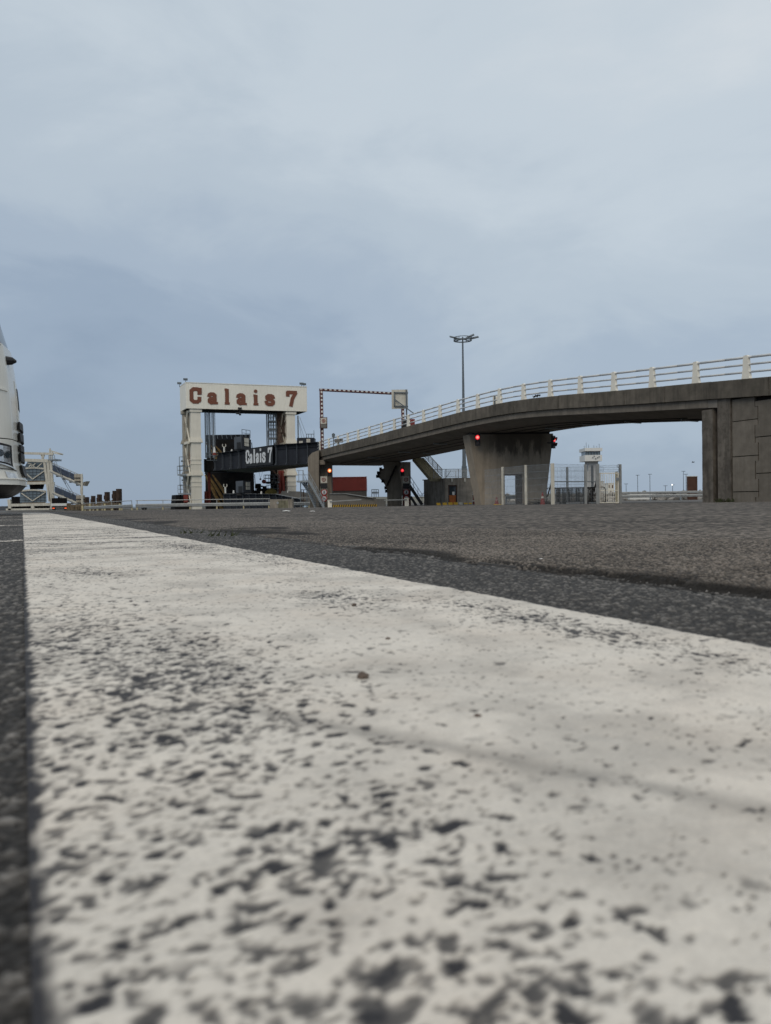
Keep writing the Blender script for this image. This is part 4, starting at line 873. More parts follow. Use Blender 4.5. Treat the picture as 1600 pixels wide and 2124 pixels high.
# small fittings standing on the decks
def pole_lamp(px, yt, yb_, d, label, kind):
    q = at(px, yb_, d); z1 = zat(px, yt, d); t = thing('deck_bollard' if kind == 'b' else 'horn_post', label, 'bollard' if kind == 'b' else 'post', q)
    b = MB()
    if kind == 'b': b.tube(q, q+Z3*(z1-q.z)*.8, .14, .11); b.tube(q+Z3*(z1-q.z)*.8, V((q.x, d, z1)), .11, .05); b.build('body', M['white'], t)
    else:
        b.tube(q, V((q.x, d, z1-.5)), .12); b.build('pole', M['white'], t)
        for s_ in (-1, 1): b = MB(); b.bar((q.x, d, z1-.5), (q.x+s_*.25, d, z1-.3), .09); b.bar((q.x+s_*.25, d, z1-.3), (q.x+s_*.2, d, z1), .09); b.build('horn', M['offwhite'], t)
pole_lamp(465.5, 921, 939, 111, 'white forked post standing on the lettered upper girder', 'h'); pole_lamp(481, 932, 937, 110, 'short white bollard on the lettered upper girder beside the grey cabin', 'b')
pole_lamp(468, 1004, 1023, 107, 'white forked post standing on the lower linkspan deck', 'h'); pole_lamp(485, 1017, 1023, 106, 'short white bollard on the lower linkspan deck left of the cabin', 'b'); pole_lamp(542.5, 1019, 1025, 104.3, 'short white bollard on the lower linkspan deck right of the cabin', 'b'); pole_lamp(598, 1016, 1022, 103, 'short white bollard beside the cream right gantry leg', 'b')
d = 109; q = at(445, 933, d); t = thing('crane_hook', 'white and red hook block hanging on a thin wire by the left gantry leg', 'hook block', q)
b = MB(); b.tube(q+Z3*.2, q+Z3*4, .02); b.build('wire', M['galv'], t); b = MB(); b.tube(q-Z3*.4, q+Z3*.4, .2, .08); b.build('block', M['white'], t); b = MB(); b.tube(q-Z3*.75, q-Z3*.4, .3, .2); b.build('red_base', M['rustred'], t)
d = 104; q = at(541, 1000, d); t = thing('hook_wire', 'thin wires with a small hook hanging below the linkspan underside', 'hook', q)
b = MB(); top_ = at(541.5, 975, d); b.tube(top_+V((-.3, 0, 0)), at(540.5, 992, d), .015, n=4); b.tube(top_+V((.3, 0, 0)), at(540.8, 992, d), .015, n=4); b.build('wire', M['mast'], t)
b = MB(); b.box(top_.x-.2, top_.x+.2, d-.1, d+.1, top_.z-.05, top_.z+.2); b.disc(at(540.7, 994, d), FN, .13, .12, 10); b.build('hook', M['black'], t)
# winch gear and platforms seen through the portal
d = 112; t = thing('winch', 'dark winch machinery with a round drum standing on the lower linkspan deck', 'winch', at(545, 1022, d))
b = MB(); P1 = lambda x, y: at(x, y, d)
for x0, x1, y0, y1 in ((522, 531, 1017, 1024), (532, 556, 1013, 1025), (531, 539, 1003, 1013), (536, 543, 1007, 1010), (529, 533, 1006, 1012), (545, 551, 1008, 1014)):
    p, q = P1(x0, y1), P1(x1, y0); b.box(p.x, q.x, d, d+1.2, p.z, q.z)
b.build('body', M['darksteel'], t); b = MB(); b.disc(P1(548.5, 999), FN, .29, .5, 16); b.build('drum', M['redfade'], t); b = MB(); b.box(P1(547.5, 0).x, P1(549.5, 0).x, d, d+.3, P1(0, 1010).z, P1(0, 1003).z); b.build('drum_post', M['black'], t)
q = at(548, 997, 115); cage('upper_platform', (q.x, 115), 2.1, 1.5, zat(548, 999, 115), 1.0, t, 'mast', 3); q = at(553, 1010, 115); cage('lower_platform', (q.x, 115), 1.6, 1.5, zat(553, 1020, 115), 1.0, t, 'mast', 2)
b = MB(); b.box(at3(551, 114, 0).x, at3(571, 114, 0).x, 114, 116, zat(560, 1003, 114), zat(560, 999, 114)); b.build('beam', M['black'], t)
q = at(563, 1024, 110); tag(MB().add([q+V((-1.1, 0, -.6)), q+V((1.1, 0, -.6)), q+V((.7, 0, .5)), q+V((0, 0, .85)), q+V((-.8, 0, .4)), q+V((0, 1.4, -.6)), q+V((0, 1.2, .5))], [(0, 1, 2, 3, 4), (1, 5, 6, 2), (5, 0, 4, 6), (2, 6, 3), (6, 4, 3), (0, 5, 1)]).build('cargo_cover', mat('mustard cover', (.16, .13, .04), .9, var=.5, vs=2)), 'mustard coloured heap under a cover behind the winch gear', 'heap')

# ================================================================== GUARD RAILS, BLOCK, STEEL STAIR on the left quay edge
def guard(p, q, label, sp=2.6, hand=True, post='yellowrail', hb=.62, ht=1.22, group=None, base=None):
    p, q = V(p), V(q); n = max(1, round((q-p).length/sp)); t = thing('guard_rail', label, 'guard rail', (p+q)/2, group)
    u = (q-p).normalized(); nrm = V((u.y, -u.x, 0)); nrm = nrm if nrm.y < 0 else -nrm
    b = MB(); sec = [(-.16, 0), (-.10, .06), (-.03, .06), (0, .015), (.03, .06), (.10, .06), (.16, 0), (.16, -.02), (-.16, -.02)]
    b.prism([p+Z3*(hb+z)+nrm*o_ for z, o_ in sec], q-p); b.build('beam', M['galvlt'], t)
    if hand:
        b = MB(); b.tube(p+Z3*ht, q+Z3*ht, .035); b.build('handrail', M['galvlt'], t)
    for k in range(n+1):
        c = p+(q-p)*min(max(k/n, .01), .99)
        b = MB(); b.bar(c-nrm*.06, c-nrm*.06+Z3*(hb+.15), .14, .1); b.build('post', M[post], t)
        if hand: b = MB(); b.bar(c-nrm*.05+Z3*(hb+.155), c-nrm*.05+Z3*ht, .05); b.build('handrail_post', M['galvlt'], t)
    return t
d = 72.; gzz = zat(280, 1060.5, d)
guard(at3(281, d, gzz), at3(560, d+1, gzz), 'long straight guard rail with handrail, in front of the gantry legs', ht=zat(300, 1038, d)-gzz, hb=.52)
guard(at3(174, 84, gzz-.15), at3(273, 73, gzz), 'angled guard rail with handrail, in front of the rusty sheet piles', ht=zat(270, 1038.5, 73)-gzz, hb=.5)
guard(at3(606, d+2, gzz), at3(642, d+4, gzz), 'short stretch of guard rail with handrail between the concrete block and end support', hb=.5, ht=1.05)
p0, p1 = at3(559.5, 70, gzz), at3(606, 70, gzz); zh = zat(580, 1035.5, 70)
b = MB(); b.obox(p0, p1-p0, (0, 1.1, 0), Z3*(zh-gzz)); bl = b.build('concrete_block', M['oldconc']); tag(bl, 'weathered concrete block with a pale round plate, at the end of the long guard rail', 'concrete block')
b = MB(); q = at(576.5, 1043, 69.96); b.disc(q, FN, .11, .04, 16); b.build('round_plate', M['galvlt'], bl)
b = MB(); q = at(556, 0, 70.2); b.obox((p0.x+.75, 69.97, gzz), (.9, 0, 0), (0, .025, 0), (0, 0, zh-gzz-.12)); b.build('mossy_face', mat('mossy concrete', (.17, .16, .11), .95, var=.4, vs=3, streak=.5), bl)
# grey steel stair
d = 92.; t = thing('steel_stair', 'grey galvanised open steel stair climbing to the linkspan from the quay', 'stair', at3(655, d, -.3))
tl, tr, bl_, br_ = at(629, 996, d+.8), at(640, 995, d), at(655, 1053, d+.8), at(672, 1053, d)
for (p, q, nm) in ((tl, bl_, 'stringer'), (tr, br_, 'stringer')):
    b = MB(); b.bar(p, q, .09, .26); b.build(nm, M['galv'], t)
    b = MB(); b.bar(p+Z3*1.0, q+Z3*1.0, .06); b.bar(p+Z3*.5, q+Z3*.5, .05)
    for k in range(5): c = p+(q-p)*(k/4.); b.bar(c, c+Z3*1.0, .06)
    b.build('handrail', M['galv'], t)
for k in range(1, 16):
    f = k/16; b = MB(); p, q = tl+(bl_-tl)*f, tr+(br_-tr)*f; b.bar(p, q, .26, .035); b.build('tread', M['mast'], t)
b = MB(); p = at(616, 997, d); q = at(640, 997, d); b.box(p.x, q.x, d, d+1.2, p.z-.2, p.z)
for px in (620, 629): b.bar(at(px, 998, d+.1), at(px, 976, d+.1), .06)
b.bar(at(616, 985, d+.1), at(640, 985, d+.1), .06); b.bar(at(616, 976, d+.1), at(630, 976, d+.1), .06); b.bar(at(629, 975, d+.1), at(629, 997, d+.1), .1); b.build('landing', M['galv'], t)
b = MB(); b.bar(at(625, 999, d+.6), at(636, 1015, d+.6), .14); b.bar(at(637, 999, d+1), at(637, 1052, d+1), .12); b.bar(at(624, 999, d+1), at(624, 1052, d+1), .1); b.build('support_leg', M['mast'], t)
# rack of grating frame under the stair
d = 94; t = thing('ladder_frame', 'small dark steel ladder frame behind the grey open stair', 'frame', at(635, 1052, d)); b = MB()
for px in (625, 630, 637): b.bar(at(px, 1016, d), at(px, 1053, d), .08)
for py in (1016, 1027, 1038): b.bar(at(625, py, d), at(638, py, d), .07)
b.build('bars', M['rust'], t)

# ================================================================== UNDER THE OVERPASS
d = 126.; t = thing('red_shed', 'long shed with red ribbed cladding over a grey base, beyond the lower roadway', 'shed', at3(720, d, -.3))
x0, x1 = at3(684, d, 0).x, at3(760.5, d, 0).x; z1 = zat(720, 990.5, d); zm = zat(720, 1018, d)
b = MB(); pr = []
n = 44
for k in range(n): a = x0+(x1-x0)*k/n; s_ = (x1-x0)/n; pr += [(a, d), (a+s_*.55, d), (a+s_*.65, d-.12), (a+s_*.9, d-.12)]
pr += [(x1, d)]
b.prism([V((x, y, zm)) for x, y in pr]+[V((x1-.1, d+8, zm)), V((x0-.6, d+8, zm))], Z3*(z1-zm)); b.build('cladding', M['redclad'], t)
b = MB(); pr2 = [(x, y+.12) for x, y in pr]; b.prism([V((x, y, -.4)) for x, y in pr2]+[V((x1-.15, d+7.9, -.4)), V((x0-.6, d+7.9, -.4))], Z3*(zm-.005+.4)); b.build('base_wall', mat('ribbed grey base', (.10, .095, .09), .8, var=.2), t)
b = MB(); b.bar((x0-.1, d-.1, z1+.05), (x1+.1, d-.1, z1+.05), .12); b.build('gutter', M['rustred'], t)
d = 87.; t = thing('ramp_parapet', 'grey wall of the lower roadway ramp with pale coping and striped foot', 'ramp wall', at3(730, d, -.3))
pts = [(684, 1056), (787, 1056), (787, 1035), (773, 1033), (721, 1024.5), (684, 1024.5)]
b = MB(); b.prism([at(x, y, d) for x, y in pts], (0, .5, 0)); b.build('wall', M['greywall'], t)
b = MB(); b.bar(at(719, 1024, d-.05), at(774, 1032.6, d-.05), .5, .08); b.bar(at(684, 1024.2, d), at(719, 1024.1, d), .3, .05); b.build('coping', M['galvlt'], t)
b = MB(); zz = -.32; p, q = at(688, 1050, d-.4), at(790, 1050, d-.4); b.box(p.x, q.x, d-.5, d-.02, zz, zat(740, 1046.5, d)); kb = b.build('kerb', M['yellow'], t)
for k in range(22):
    a = p.x+(q.x-p.x)*(k+.05)/22; wd = (q.x-p.x)/22*.5; zq = zat(740, 1046.5, d); b = MB(); b.prism([V((a, d-.5, zz)), V((a+wd, d-.5, zz)), V((a+wd+.1, d-.5, zq+.01)), V((a+.1, d-.5, zq+.01))], (0, -.02, 0)); b.build('black_band', M['black'], kb)
d = 88; t = thing('railing_panel', 'small dark railing panel at the end of the ramp wall', 'railing', at3(778, d, -.3)); b = MB()
for px in (771.5, 776.3, 780.5, 785.5): b.bar(at(px, 1015.5, d), at(px, 1031, d), .07)
for py in (1015.5, 1024): b.bar(at(771, py, d), at(786, py, d), .07)
b.box(at3(771, d, 0).x, at3(786, d, 0).x, d, d+.2, zat(0, 1033, d)-.0, zat(0, 1030.5, d)); b.build('rails', M['mast'], t)
b = MB(); b.box(at3(774, d, 0).x, at3(780, d, 0).x, d-.8, d-.6, -.4, zat(778, 1032, d)); b.build('post', M['black'], t)
d = 86; q = at3(790, d, -.35); b = MB(); x0, x1 = at3(781.5, d, 0).x, at3(800, d, 0).x; b.box(x0, x1, d, d+1, -.35, zat(790, 1035, d)); b.box(x1-.22, x1-.02, d-.03, d, -.35, zat(790, 1036, d)); o = b.build('equipment_box', M['greywall']); tag(o, 'plain grey equipment box between the railing panel and the dark end support', 'box')
def barrier(px, yt, d, pxe, ye, label):
    q = at3(px, d, -.35); zt2 = zat(px, yt, d); t = thing('barrier', label, 'barrier', q, 'drop arm barriers of the lower roadway')
    b = MB(); b.box(q.x-.22, q.x+.22, d-.2, d+.2, -.35, zt2); b.box(q.x-.26, q.x+.26, d-.24, d+.24, zt2, zt2+.06); b.build('cabinet', M['postcream'], t)
    e = at(pxe, ye, d); b = MB(); b.bar((q.x, d-.28, zt2-.12), (e.x, d-.28, e.z), .09, .11); b.build('arm', M['galvlt'], t)
barrier(684, 1038, 84.5, 750, 1036.3, 'white cabinet with a pale arm, beside the grey open steel stair'); barrier(843.5, 1034, 84.5, 797, 1037.5, 'cream cabinet with a pale arm, at the dark end support')
# dark steel stair behind
d = 91.; t = thing('dark_stair', 'dark steel stair with thin handrails leading down right of the dark end support', 'stair', at3(865, d, -.3))
for dd, dy in ((d, 0), (d+1.1, -1)):
    p, q = at(850, 1008+dy, dd), at(876, 1047, dd)
    b = MB(); b.bar(p, q, .12, .36); b.build('stringer', M['black'], t)
    b = MB(); b.bar(p+Z3*1.25, q+Z3*1.25, .05); b.bar(p+Z3*.7, q+Z3*.7, .04)
    for k in range(4): c = p+(q-p)*k/3; b.bar(c, c+Z3*1.25, .05)
    b.bar(q+Z3*1.25, q+Z3*1.25+V((.5, 0, .35)), .05); b.build('handrail', M['mast'], t)
for k in range(1, 11):
    f = k/11; p = at(850, 1008, d)*(1-f)+at(876, 1047, d)*f; b = MB(); b.box(p.x-.12, p.x+.14, d, d+1.1, p.z, p.z+.03); b.build('tread', M['mast'], t)
b = MB(); b.bar(at(864, 1049, d), at(852, 1030, d), .3); b.bar(at(868, 1027, d), at(882, 1027, d), .06); b.bar(at(868, 1032, d), at(882, 1032, d), .04); b.build('strut', M['black'], t)
# concrete hut with roof railing and concrete stair
hut = thing('concrete_hut', 'small stained concrete hut with an orange door under a railed flat roof', 'building', V((7.6, 88, -.25)))
zr = zat(950, 993, 88.); xA, xB = at3(923, 88, 0).x, 11.2
b = MB(); dl, dr, dh = at3(930, 88, 0).x, at3(948, 88, 0).x, zat(939, 1006, 88)
b.box(xA, dl, 88, 88.3, -.3, zr); b.box(dr, xB, 88, 88.3, -.3, zr); b.box(dl, dr, 88, 88.3, dh, zr); b.prism([V((xA, 88.001, -.3)), V((xA-2.15, 93, -.3)), V((xA-1.9, 93, -.3)), V((xA+.25, 88.301, -.3))], Z3*(zr+.299)); b.box(xB-.3, xB, 88.3, 93, -.3, zr); b.build('wall', M['oldconc'], hut)
b = MB(); b.prism([V((xA-.02, 87.97, zr)), V((xA-2.3, 93.1, zr)), V((xB, 93.1, zr)), V((xB, 87.97, zr))], Z3*.1); b.build('roof', M['oldconc'], hut)
b = MB(); x0, x1 = dl, dr; zc = dh; b.box(x0, x0+.12, 88.1, 88.25, -.25, zc); b.box(x1-.12, x1, 88.1, 88.25, -.25, zc); b.box(x0+.12, x1-.12, 88.1, 88.25, zc-.14, zc); dr_ = b.build('door_frame', M['dkwood'], hut)
zmid = zat(939, 1027, 88)
b = MB(); b.box(x0+.12, x1-.12, 88.16, 88.2, -.25, zmid); b.build('door', M['orange'], hut); b = MB(); b.box(x0+.12, x1-.12, 88.17, 88.2, zmid, zc-.14); b.build('door_glass', M['glass'], hut)
b = MB(); q = at(941, 1023, 88.12); b.box(q.x-.13, q.x+.13, 88.12, 88.15, q.z-.2, q.z+.18); b.build('notice', M['white'], hut)
b = MB()
def railrun(b, p, q, n, h_=1.0, r=.035, mesh=0, m2=.016):
    p, q = V(p), V(q)
    for k in range(n+1): c = p+(q-p)*k/n; b.bar(c, c+Z3*h_, r*1.6)
    b.bar(p+Z3*h_, q+Z3*h_, r*1.7); b.bar(p+Z3*.12, q+Z3*.12, r*1.2)
    for k in range(mesh): c = p+(q-p)*(k+.5)/mesh; b.bar(c+Z3*.12, c+Z3*h_, m2)
railrun(b, (at3(900, 88.05, 0).x, 88.05, zr+.1), (xB, 88.05, zr+.1), 4, 1.0, mesh=60); railrun(b, (xA+.4, 93, zr+.1), (xB, 93, zr+.1), 3, 1.0, mesh=40)
b.bar((at3(925, 88, 0).x, 88.03, zr+.1), (at3(936, 88, 0).x, 88.03, zr+.95), .06); b.build('roof_railing', M['galvlt'], hut)
b = MB()
for px in (938, 965): q = at(px, 995, 87.9); b.box(q.x-.1, q.x+.08, 87.9, 88, q.z-.25, q.z+.15); b.build('railing_foot', M['offwhite'], hut); b = MB()
cs = thing('concrete_stair', 'mossy concrete stair with pale mesh sided railings rising under the overpass from the hut roof', 'stair', at3(890, 90, zr))
SB = at(893, 993, 88.4); sdir = V((-.41, .912, 0)); swid = V((.912, .41, 0))*1.5; n = 15; run, rise = 4.6/15, 2.65/15
prof = []
for k in range(n): prof += [(k*run, k*rise), (k*run, (k+1)*rise)]
prof += [(n*run, n*rise), (n*run, n*rise-.35), (.15, -.3)]
b = MB(); b.prism([SB+sdir*x+Z3*z for x, z in prof], swid); b.build('flight', M['stepconc'], cs)
for off_, m_ in ((-.03, 'yellowrail'), (1.03, 'galvlt')):
    p = SB+swid*off_+Z3*.15; q = p+sdir*(n*run)+Z3*(n*rise); b = MB(); railrun(b, p, q, 4, .95, .04, 50, .013); b.build('railing', M[m_], cs)
    b = MB()
    for h_ in (.24, .36, .48, .6, .72, .84): b.bar(p+Z3*h_, q+Z3*h_, .013)
    b.build('mesh_infill', M[m_], cs)
for i_, (pa, pb2, y_, nm, lb) in enumerate(((907, 915, 1047, 'yellow', 'yellow wheel stop by the hut, leftmost of the row'), (919.5, 928.5, 1046.5, 'yellow', 'yellow wheel stop in front of the hut corner'), (931.5, 940, 1046, 'yellow', 'yellow wheel stop in front of the orange door'), (943, 951, 1046, 'yellow', 'yellow wheel stop just right of the orange door'), (954, 961, 1046.2, 'offwhite', 'dirty white wheel stop in the row of yellow ones'), (964, 971.5, 1044, 'yellow', 'thin yellow wheel stop at the right of the hut wall'), (974, 980, 1044, 'yellow', 'thin yellow wheel stop beside the wide bridge pier foot'))):
    d = 80. if y_ > 1045 else 86.; hh = 5. if y_ > 1045 else 2.2
    p, q = at(pa, y_+1.5, d), at(pb2, y_+1.5, d); z1 = zat(pa, y_-hh+1, d); b = MB(); b.prism([V((p.x, d, -.35)), V((q.x, d, -.35)), V((q.x-.06, d+.08, z1)), V((p.x-.06, d+.08, z1))], (0, .3, 0)); tag(b.build('wheel_stop', M[nm]), lb, 'wheel stop', 'wheel stops by the concrete hut')
d = 82; q = at3(984.5, d, -.3); t = thing('marker_post', 'red and white striped marker post leaning at the foot of the wide bridge pier', 'post', q)
b = MB(); q2 = at(983, 1010, d); b.tube(q, q2, .17, .13, 10); b.build('body', M['redfade'], t)
for y0 in (1022, 1026, 1040): c = at(983.7, y0, d-.0); b = MB(); b.tube(c, c+Z3*.1, .19, .19, 10); b.build('white_band', M['white'], t)

# ================================================================== FENCE COMPOUND
def mesh_panel(p, q, z0, z1, parent, nv=None, hs=(.0, .25, .5, .75, 1.), r=.0042, nm='mesh_panel'):
    p, q = V(p), V(q); b = MB(); ln = (q-p).length; nv = nv or int(ln/.075)
    for k in range(nv+1): c = p+(q-p)*k/nv; b.bar(V((c.x, c.y, z0)), V((c.x, c.y, z1)), r*2)
    for f in hs:
        z = z0+(z1-z0)*f; b.bar(V((p.x, p.y, z)), V((q.x, q.y, z)), r*2.6)
    return b.build(nm, M['galv'], parent)
fe = thing('mesh_fence', 'grey steel mesh fence compound with pale posts standing before the wide bridge pier', 'fence', at3(1140, 47, -.25))
FP = [(1006, 52.5), (1043, 50.2), (1091, 47.2), (1146.5, 45.6), (1215, 47.2), (1240, 47.0), (1287, 47.2)]
def fpt(px, d, py=1000): q = at(px, py, d); return V((q.x, d, 0))
hgt = {1006: 0, 1043: 968.5, 1091: 964.5, 1146.5: 961, 1215: 963, 1240: 962.5, 1287: 963}
for (pa, da), (pb2, db) in zip(FP[:-2], FP[1:-1]):
    if pa == 1215: continue
    a, c = fpt(pa, da), fpt(pb2, db); z1 = min(zat(pa, hgt[pa] or 974, da), zat(pb2, hgt[pb2], db))-.03
    n = 5
    mesh_panel(a, c, -.15, z1, fe, hs=(0, .17, .33, .5, .67, .83, 1.))
for pa, da in FP[1:]:
    a = fpt(pa, da); wd = .15 if pa not in (1146.5, 1240) else .2
    b = MB(); b.box(a.x-wd/2, a.x+wd/2, da-.05, da+.05, -.3, zat(pa, hgt[pa], da)); b.build('post', M['offwhite'] if pa < 1200 else M['galvlt'], fe)
a = fpt(1150.5, 45.9); b = MB(); b.bar((a.x, 45.9, -.3), (a.x-.12, 45.9, zat(1150, 975, 45.9)), .1); b.build('brace_post', M['galvlt'], fe)
for pa, da, yt in ((1177, 53, 968.5), (1229, 53, 965)):
    a = fpt(pa, da); b = MB(); b.box(a.x-.07, a.x+.07, da-.05, da+.05, -.3, zat(pa, yt, da)); b.build('post', M['galv'], fe)
mesh_panel(fpt(1148, 53), fpt(1252, 53), -.1, zat(1177, 969, 53), fe, nv=36, hs=(0, .15, .3, .45, .6, .75, .9, 1.))
b = MB(); b.bar(at(1150, 999, 52.9), at(1240, 999, 52.9), .07); b.bar(at(1150, 999, 46), at(1215, 999, 47), .05); b.build('mid_rail', M['galv'], fe)
b = MB(); b.bar(at(1240, 1028, 47.1), at(1226, 1028, 52.9), .05); b.bar(at(1229, 1027, 52), at(1239, 995, 47.4), .08); b.bar(at(1136, 1030, 50), at(1146, 994, 46), .07); b.build('slanting_pole', M['rust'], fe)
ga_ = thing('steel_gate', 'single steel bar gate with mesh above it, at the right end of the mesh fence', 'gate', fpt(1264, 47.1)-Z3*.2)
x0, x1 = fpt(1244, 47.05).x, fpt(1283.5, 47.15).x; zt_g, zb_g = zat(1264, 980.5, 47.1), zat(1264, 1043.5, 47.1)
b = MB(); y = 47.1
b.box(x0, x0+.06, y, y+.05, zb_g, zt_g); b.box(x1-.06, x1, y, y+.05, zb_g, zt_g); b.box(x0+.06, x1-.06, y, y+.05, zt_g-.06, zt_g); b.box(x0+.06, x1-.06, y, y+.05, zb_g, zb_g+.06); zm_ = zat(1264, 1018, 47.1); b.box(x0+.06, x1-.06, y+.004, y+.04, zm_, zm_+.05); b.build('frame', M['postcream'], ga_)
b = MB()
for k in range(1, 11): xx = x0+(x1-x0)*k/11; b.tube((xx, y+.025, zb_g+.06), (xx, y+.025, zt_g-.06), .016, n=6)
b.build('bars', M['postcream'], ga_)
b = MB(); b.box(x1-.2, x1-.02, y-.05, y-.005, zat(0, 1014, 47.1), zat(0, 1008, 47.1)); b.build('lock_box', M['galv'], ga_)
b = MB(); a = fpt(1280, 47.3); b.box(a.x-.06, a.x+.06, 47.3, 47.42, -.25, zat(1280, 978, 47.3)); b.build('hinge_post', M['yellowrail'], ga_)
mesh_panel(fpt(1242, 47.1), fpt(1286, 47.1), zt_g+.05, zat(1264, 965, 47.1), ga_, hs=(0, .33, .66, 1.))
b = MB(); q = at(1283, 975, 47.1)
pts = [q+V((.09*math.cos(k*.8), .05*math.sin(k*.5), -.35+.05*k)) for k in range(15)]; b.path(pts, .018, 5); b.build('barbed_coil', M['galv'], ga_)
# crowd barriers
cb = thing('crowd_barrier', 'x', 'crowd barrier', V((0, 0, 0)), 'crowd barriers stacked in the fenced compound')
b = MB(); Wd, Hh = 2.3, 1.1
pts = [V((-Wd/2, 0, .2)), V((-Wd/2, 0, Hh-.15)), V((-Wd/2+.05, 0, Hh-.04)), V((-Wd/2+.15, 0, Hh)), V((Wd/2-.15, 0, Hh)), V((Wd/2-.05, 0, Hh-.04)), V((Wd/2, 0, Hh-.15)), V((Wd/2, 0, .2)), V((-Wd/2, 0, .2))]
b.path(pts, .024, 6); b.build('frame', M['barrier'], cb, smooth=True)
b = MB()
for k in range(1, 18): x = -Wd/2+Wd*k/18; b.tube((x, 0, .2), (x, 0, Hh-.01), .010, n=5)
b.build('bars', M['barrier'], cb)
for sx in (-1, 1): b = MB(); b.tube((sx*Wd*.33, 0, .2), (sx*Wd*.33, 0, .03), .02, n=6); b.bar((sx*Wd*.33, -.3, .02), (sx*Wd*.33, .3, .02), .05, .02); b.build('foot', M['barrier'], cb)
CBL = ['crowd barrier in front of the stacked row, nearest to the fence', 'second crowd barrier from the front of the stacked row', 'crowd barrier third from the front of the stacked row', 'crowd barrier in the middle of the stacked row', 'crowd barrier just behind the middle of the stacked row', 'crowd barrier third from the back of the stacked row', 'crowd barrier second from the back of the stacked row', 'rearmost crowd barrier of the stacked row in the compound']
r = random.Random(12)
for k in range(8):
    o = cb if k == 0 else copy_tree(cb); o['label'] = CBL[k]
    q = at(1197+r.uniform(-5, 5)-k*1.2, 1030, 48.3+.11*k); o.location = (q.x, 48.3+.11*k, -.2); o.rotation_euler = (r.uniform(-.05, .05), 0, .06+r.uniform(-.03, .03))
for px, d, rz, lb in ((1158, 48.6, .7, 'crowd barrier turned at an angle at the left end of the stacked row'), (1225, 48.0, -.95, 'crowd barrier turned at an angle beside the steel gate')):
    o = copy_tree(cb); o['label'] = lb; q = at(px, 1030, d); o.location = (q.x, d, -.2); o.rotation_euler = (0, 0, rz)
# heap of boards and debris at the pier foot
r = random.Random(21); q0 = at3(1118, 50.5, -.2); b = MB()
for k in range(46):
    c = q0+V((r.uniform(-1.1, 1.1), r.uniform(-.5, .6), 0)); h_ = .42*(1-abs(c.x-q0.x)/1.25); c.z += r.uniform(.02, max(.05, h_)); a = r.uniform(-.5, .5); ln = r.uniform(.3, 1.1); dv_ = V((math.cos(a)*ln, r.uniform(-.3, .3), r.uniform(-.18, .18))); b.bar(c-dv_/2, c+dv_/2, r.uniform(.05, .2), r.uniform(.02, .06))
tag(b.build('debris_heap', mat('grimy boards', (.085, .078, .07), .9, var=.4, island=.5)), 'low heap of dirty boards and rubble behind the fence at the pier foot', 'debris heap', kind='stuff')
def cone(px, yt, yb_, d, label):
    q = at3(px, d, -.18); h_ = zat(px, yt, d)+.18; t = thing('traffic_cone', label, 'traffic cone', q); b = MB(); b.tube(q+Z3*.03, q+Z3*h_, .17, .03, 14); b.build('body', M['redfade'], t); b = MB(); b.tube(q+Z3*h_*.5, q+Z3*h_*.68, .102, .078, 14); b.build('pale_band', M['offwhite'], t); b = MB(); b.box(q.x-.2, q.x+.2, d-.2, d+.2, q.z, q.z+.03); b.build('base', M['black'], t)
cone(1125.5, 1021, 1040, 50., 'faded red traffic cone leaning among debris at the right of the pier doorway'); cone(1030, 1031, 1044, 51.5, 'pale red traffic cone behind the fence at the left of the pier doorway')
d = 51; q = at3(1036, d, -.2); b = MB(); b.box(q.x-.35, q.x+.3, d, d+.3, -.2, -.08); tag(b.build('kerb_block', M['yellow']), 'yellow kerb block lying left of the pier doorway behind the fence', 'kerb block')
# ================================================================== FAR RIGHT: tower, lamps, rail, rocks
d = 200.; t = thing('control_tower', 'white harbour control tower with a glazed cabin on a pale shaft', 'control tower', at3(1229, d, 0))
X_ = lambda px: at(px, 1000, d).x
Zy = lambda py: zat(1229, py, d)
b = MB(); b.box(X_(1221), X_(1241.5), d, d+3.5, -.5, Zy(957)); b.box(X_(1218), X_(1222), d-.2, d+3, -.5, Zy(978)); b.box(X_(1217), X_(1243), d-.6, d+4, -.5, Zy(1012)); b.build('shaft', mat('pale tower wall', (.42, .42, .41), .8, var=.1, vs=.2, island=.1), t)
b = MB(); b.box(X_(1211), X_(1246.5), d-1.5, d+4, Zy(957), Zy(944.5)); b.build('lower_cabin', M['white'], t)
b = MB(); b.box(X_(1214), X_(1243.5), d-1, d+3.6, Zy(944.4), Zy(936.5)); b.build('window_band', M['glasslt'], t)
b = MB()
for px in (1214, 1219, 1225, 1231, 1237, 1243): b.box(X_(px)-.07, X_(px)+.07, d-1.08, d-.98, Zy(944.4), Zy(936.5))
b.build('mullions', M['black'], t)
b = MB(); b.box(X_(1210.8), X_(1246.7), d-1.7, d+4.2, Zy(936.4), Zy(930)); b.build('roof', M['white'], t)
for px, h_ in ((1213, .7), (1217, 1.5), (1222, 1.0), (1233, .8), (1239, .6), (1244, 1.2)):
    b = MB(); b.tube((X_(px), d, Zy(930)), (X_(px), d, Zy(930)+h_), .05, n=5); b.build('antenna', M['mast'], t)
for px, py in ((1227, 950), (1230, 947), (1233, 952), (1237, 950), (1240, 948)):
    b = MB(); b.box(X_(px)-.12, X_(px)+.12, d-1.75, d-1.5, Zy(py)-.1, Zy(py)+.1); b.build('camera', M['mast'], t)
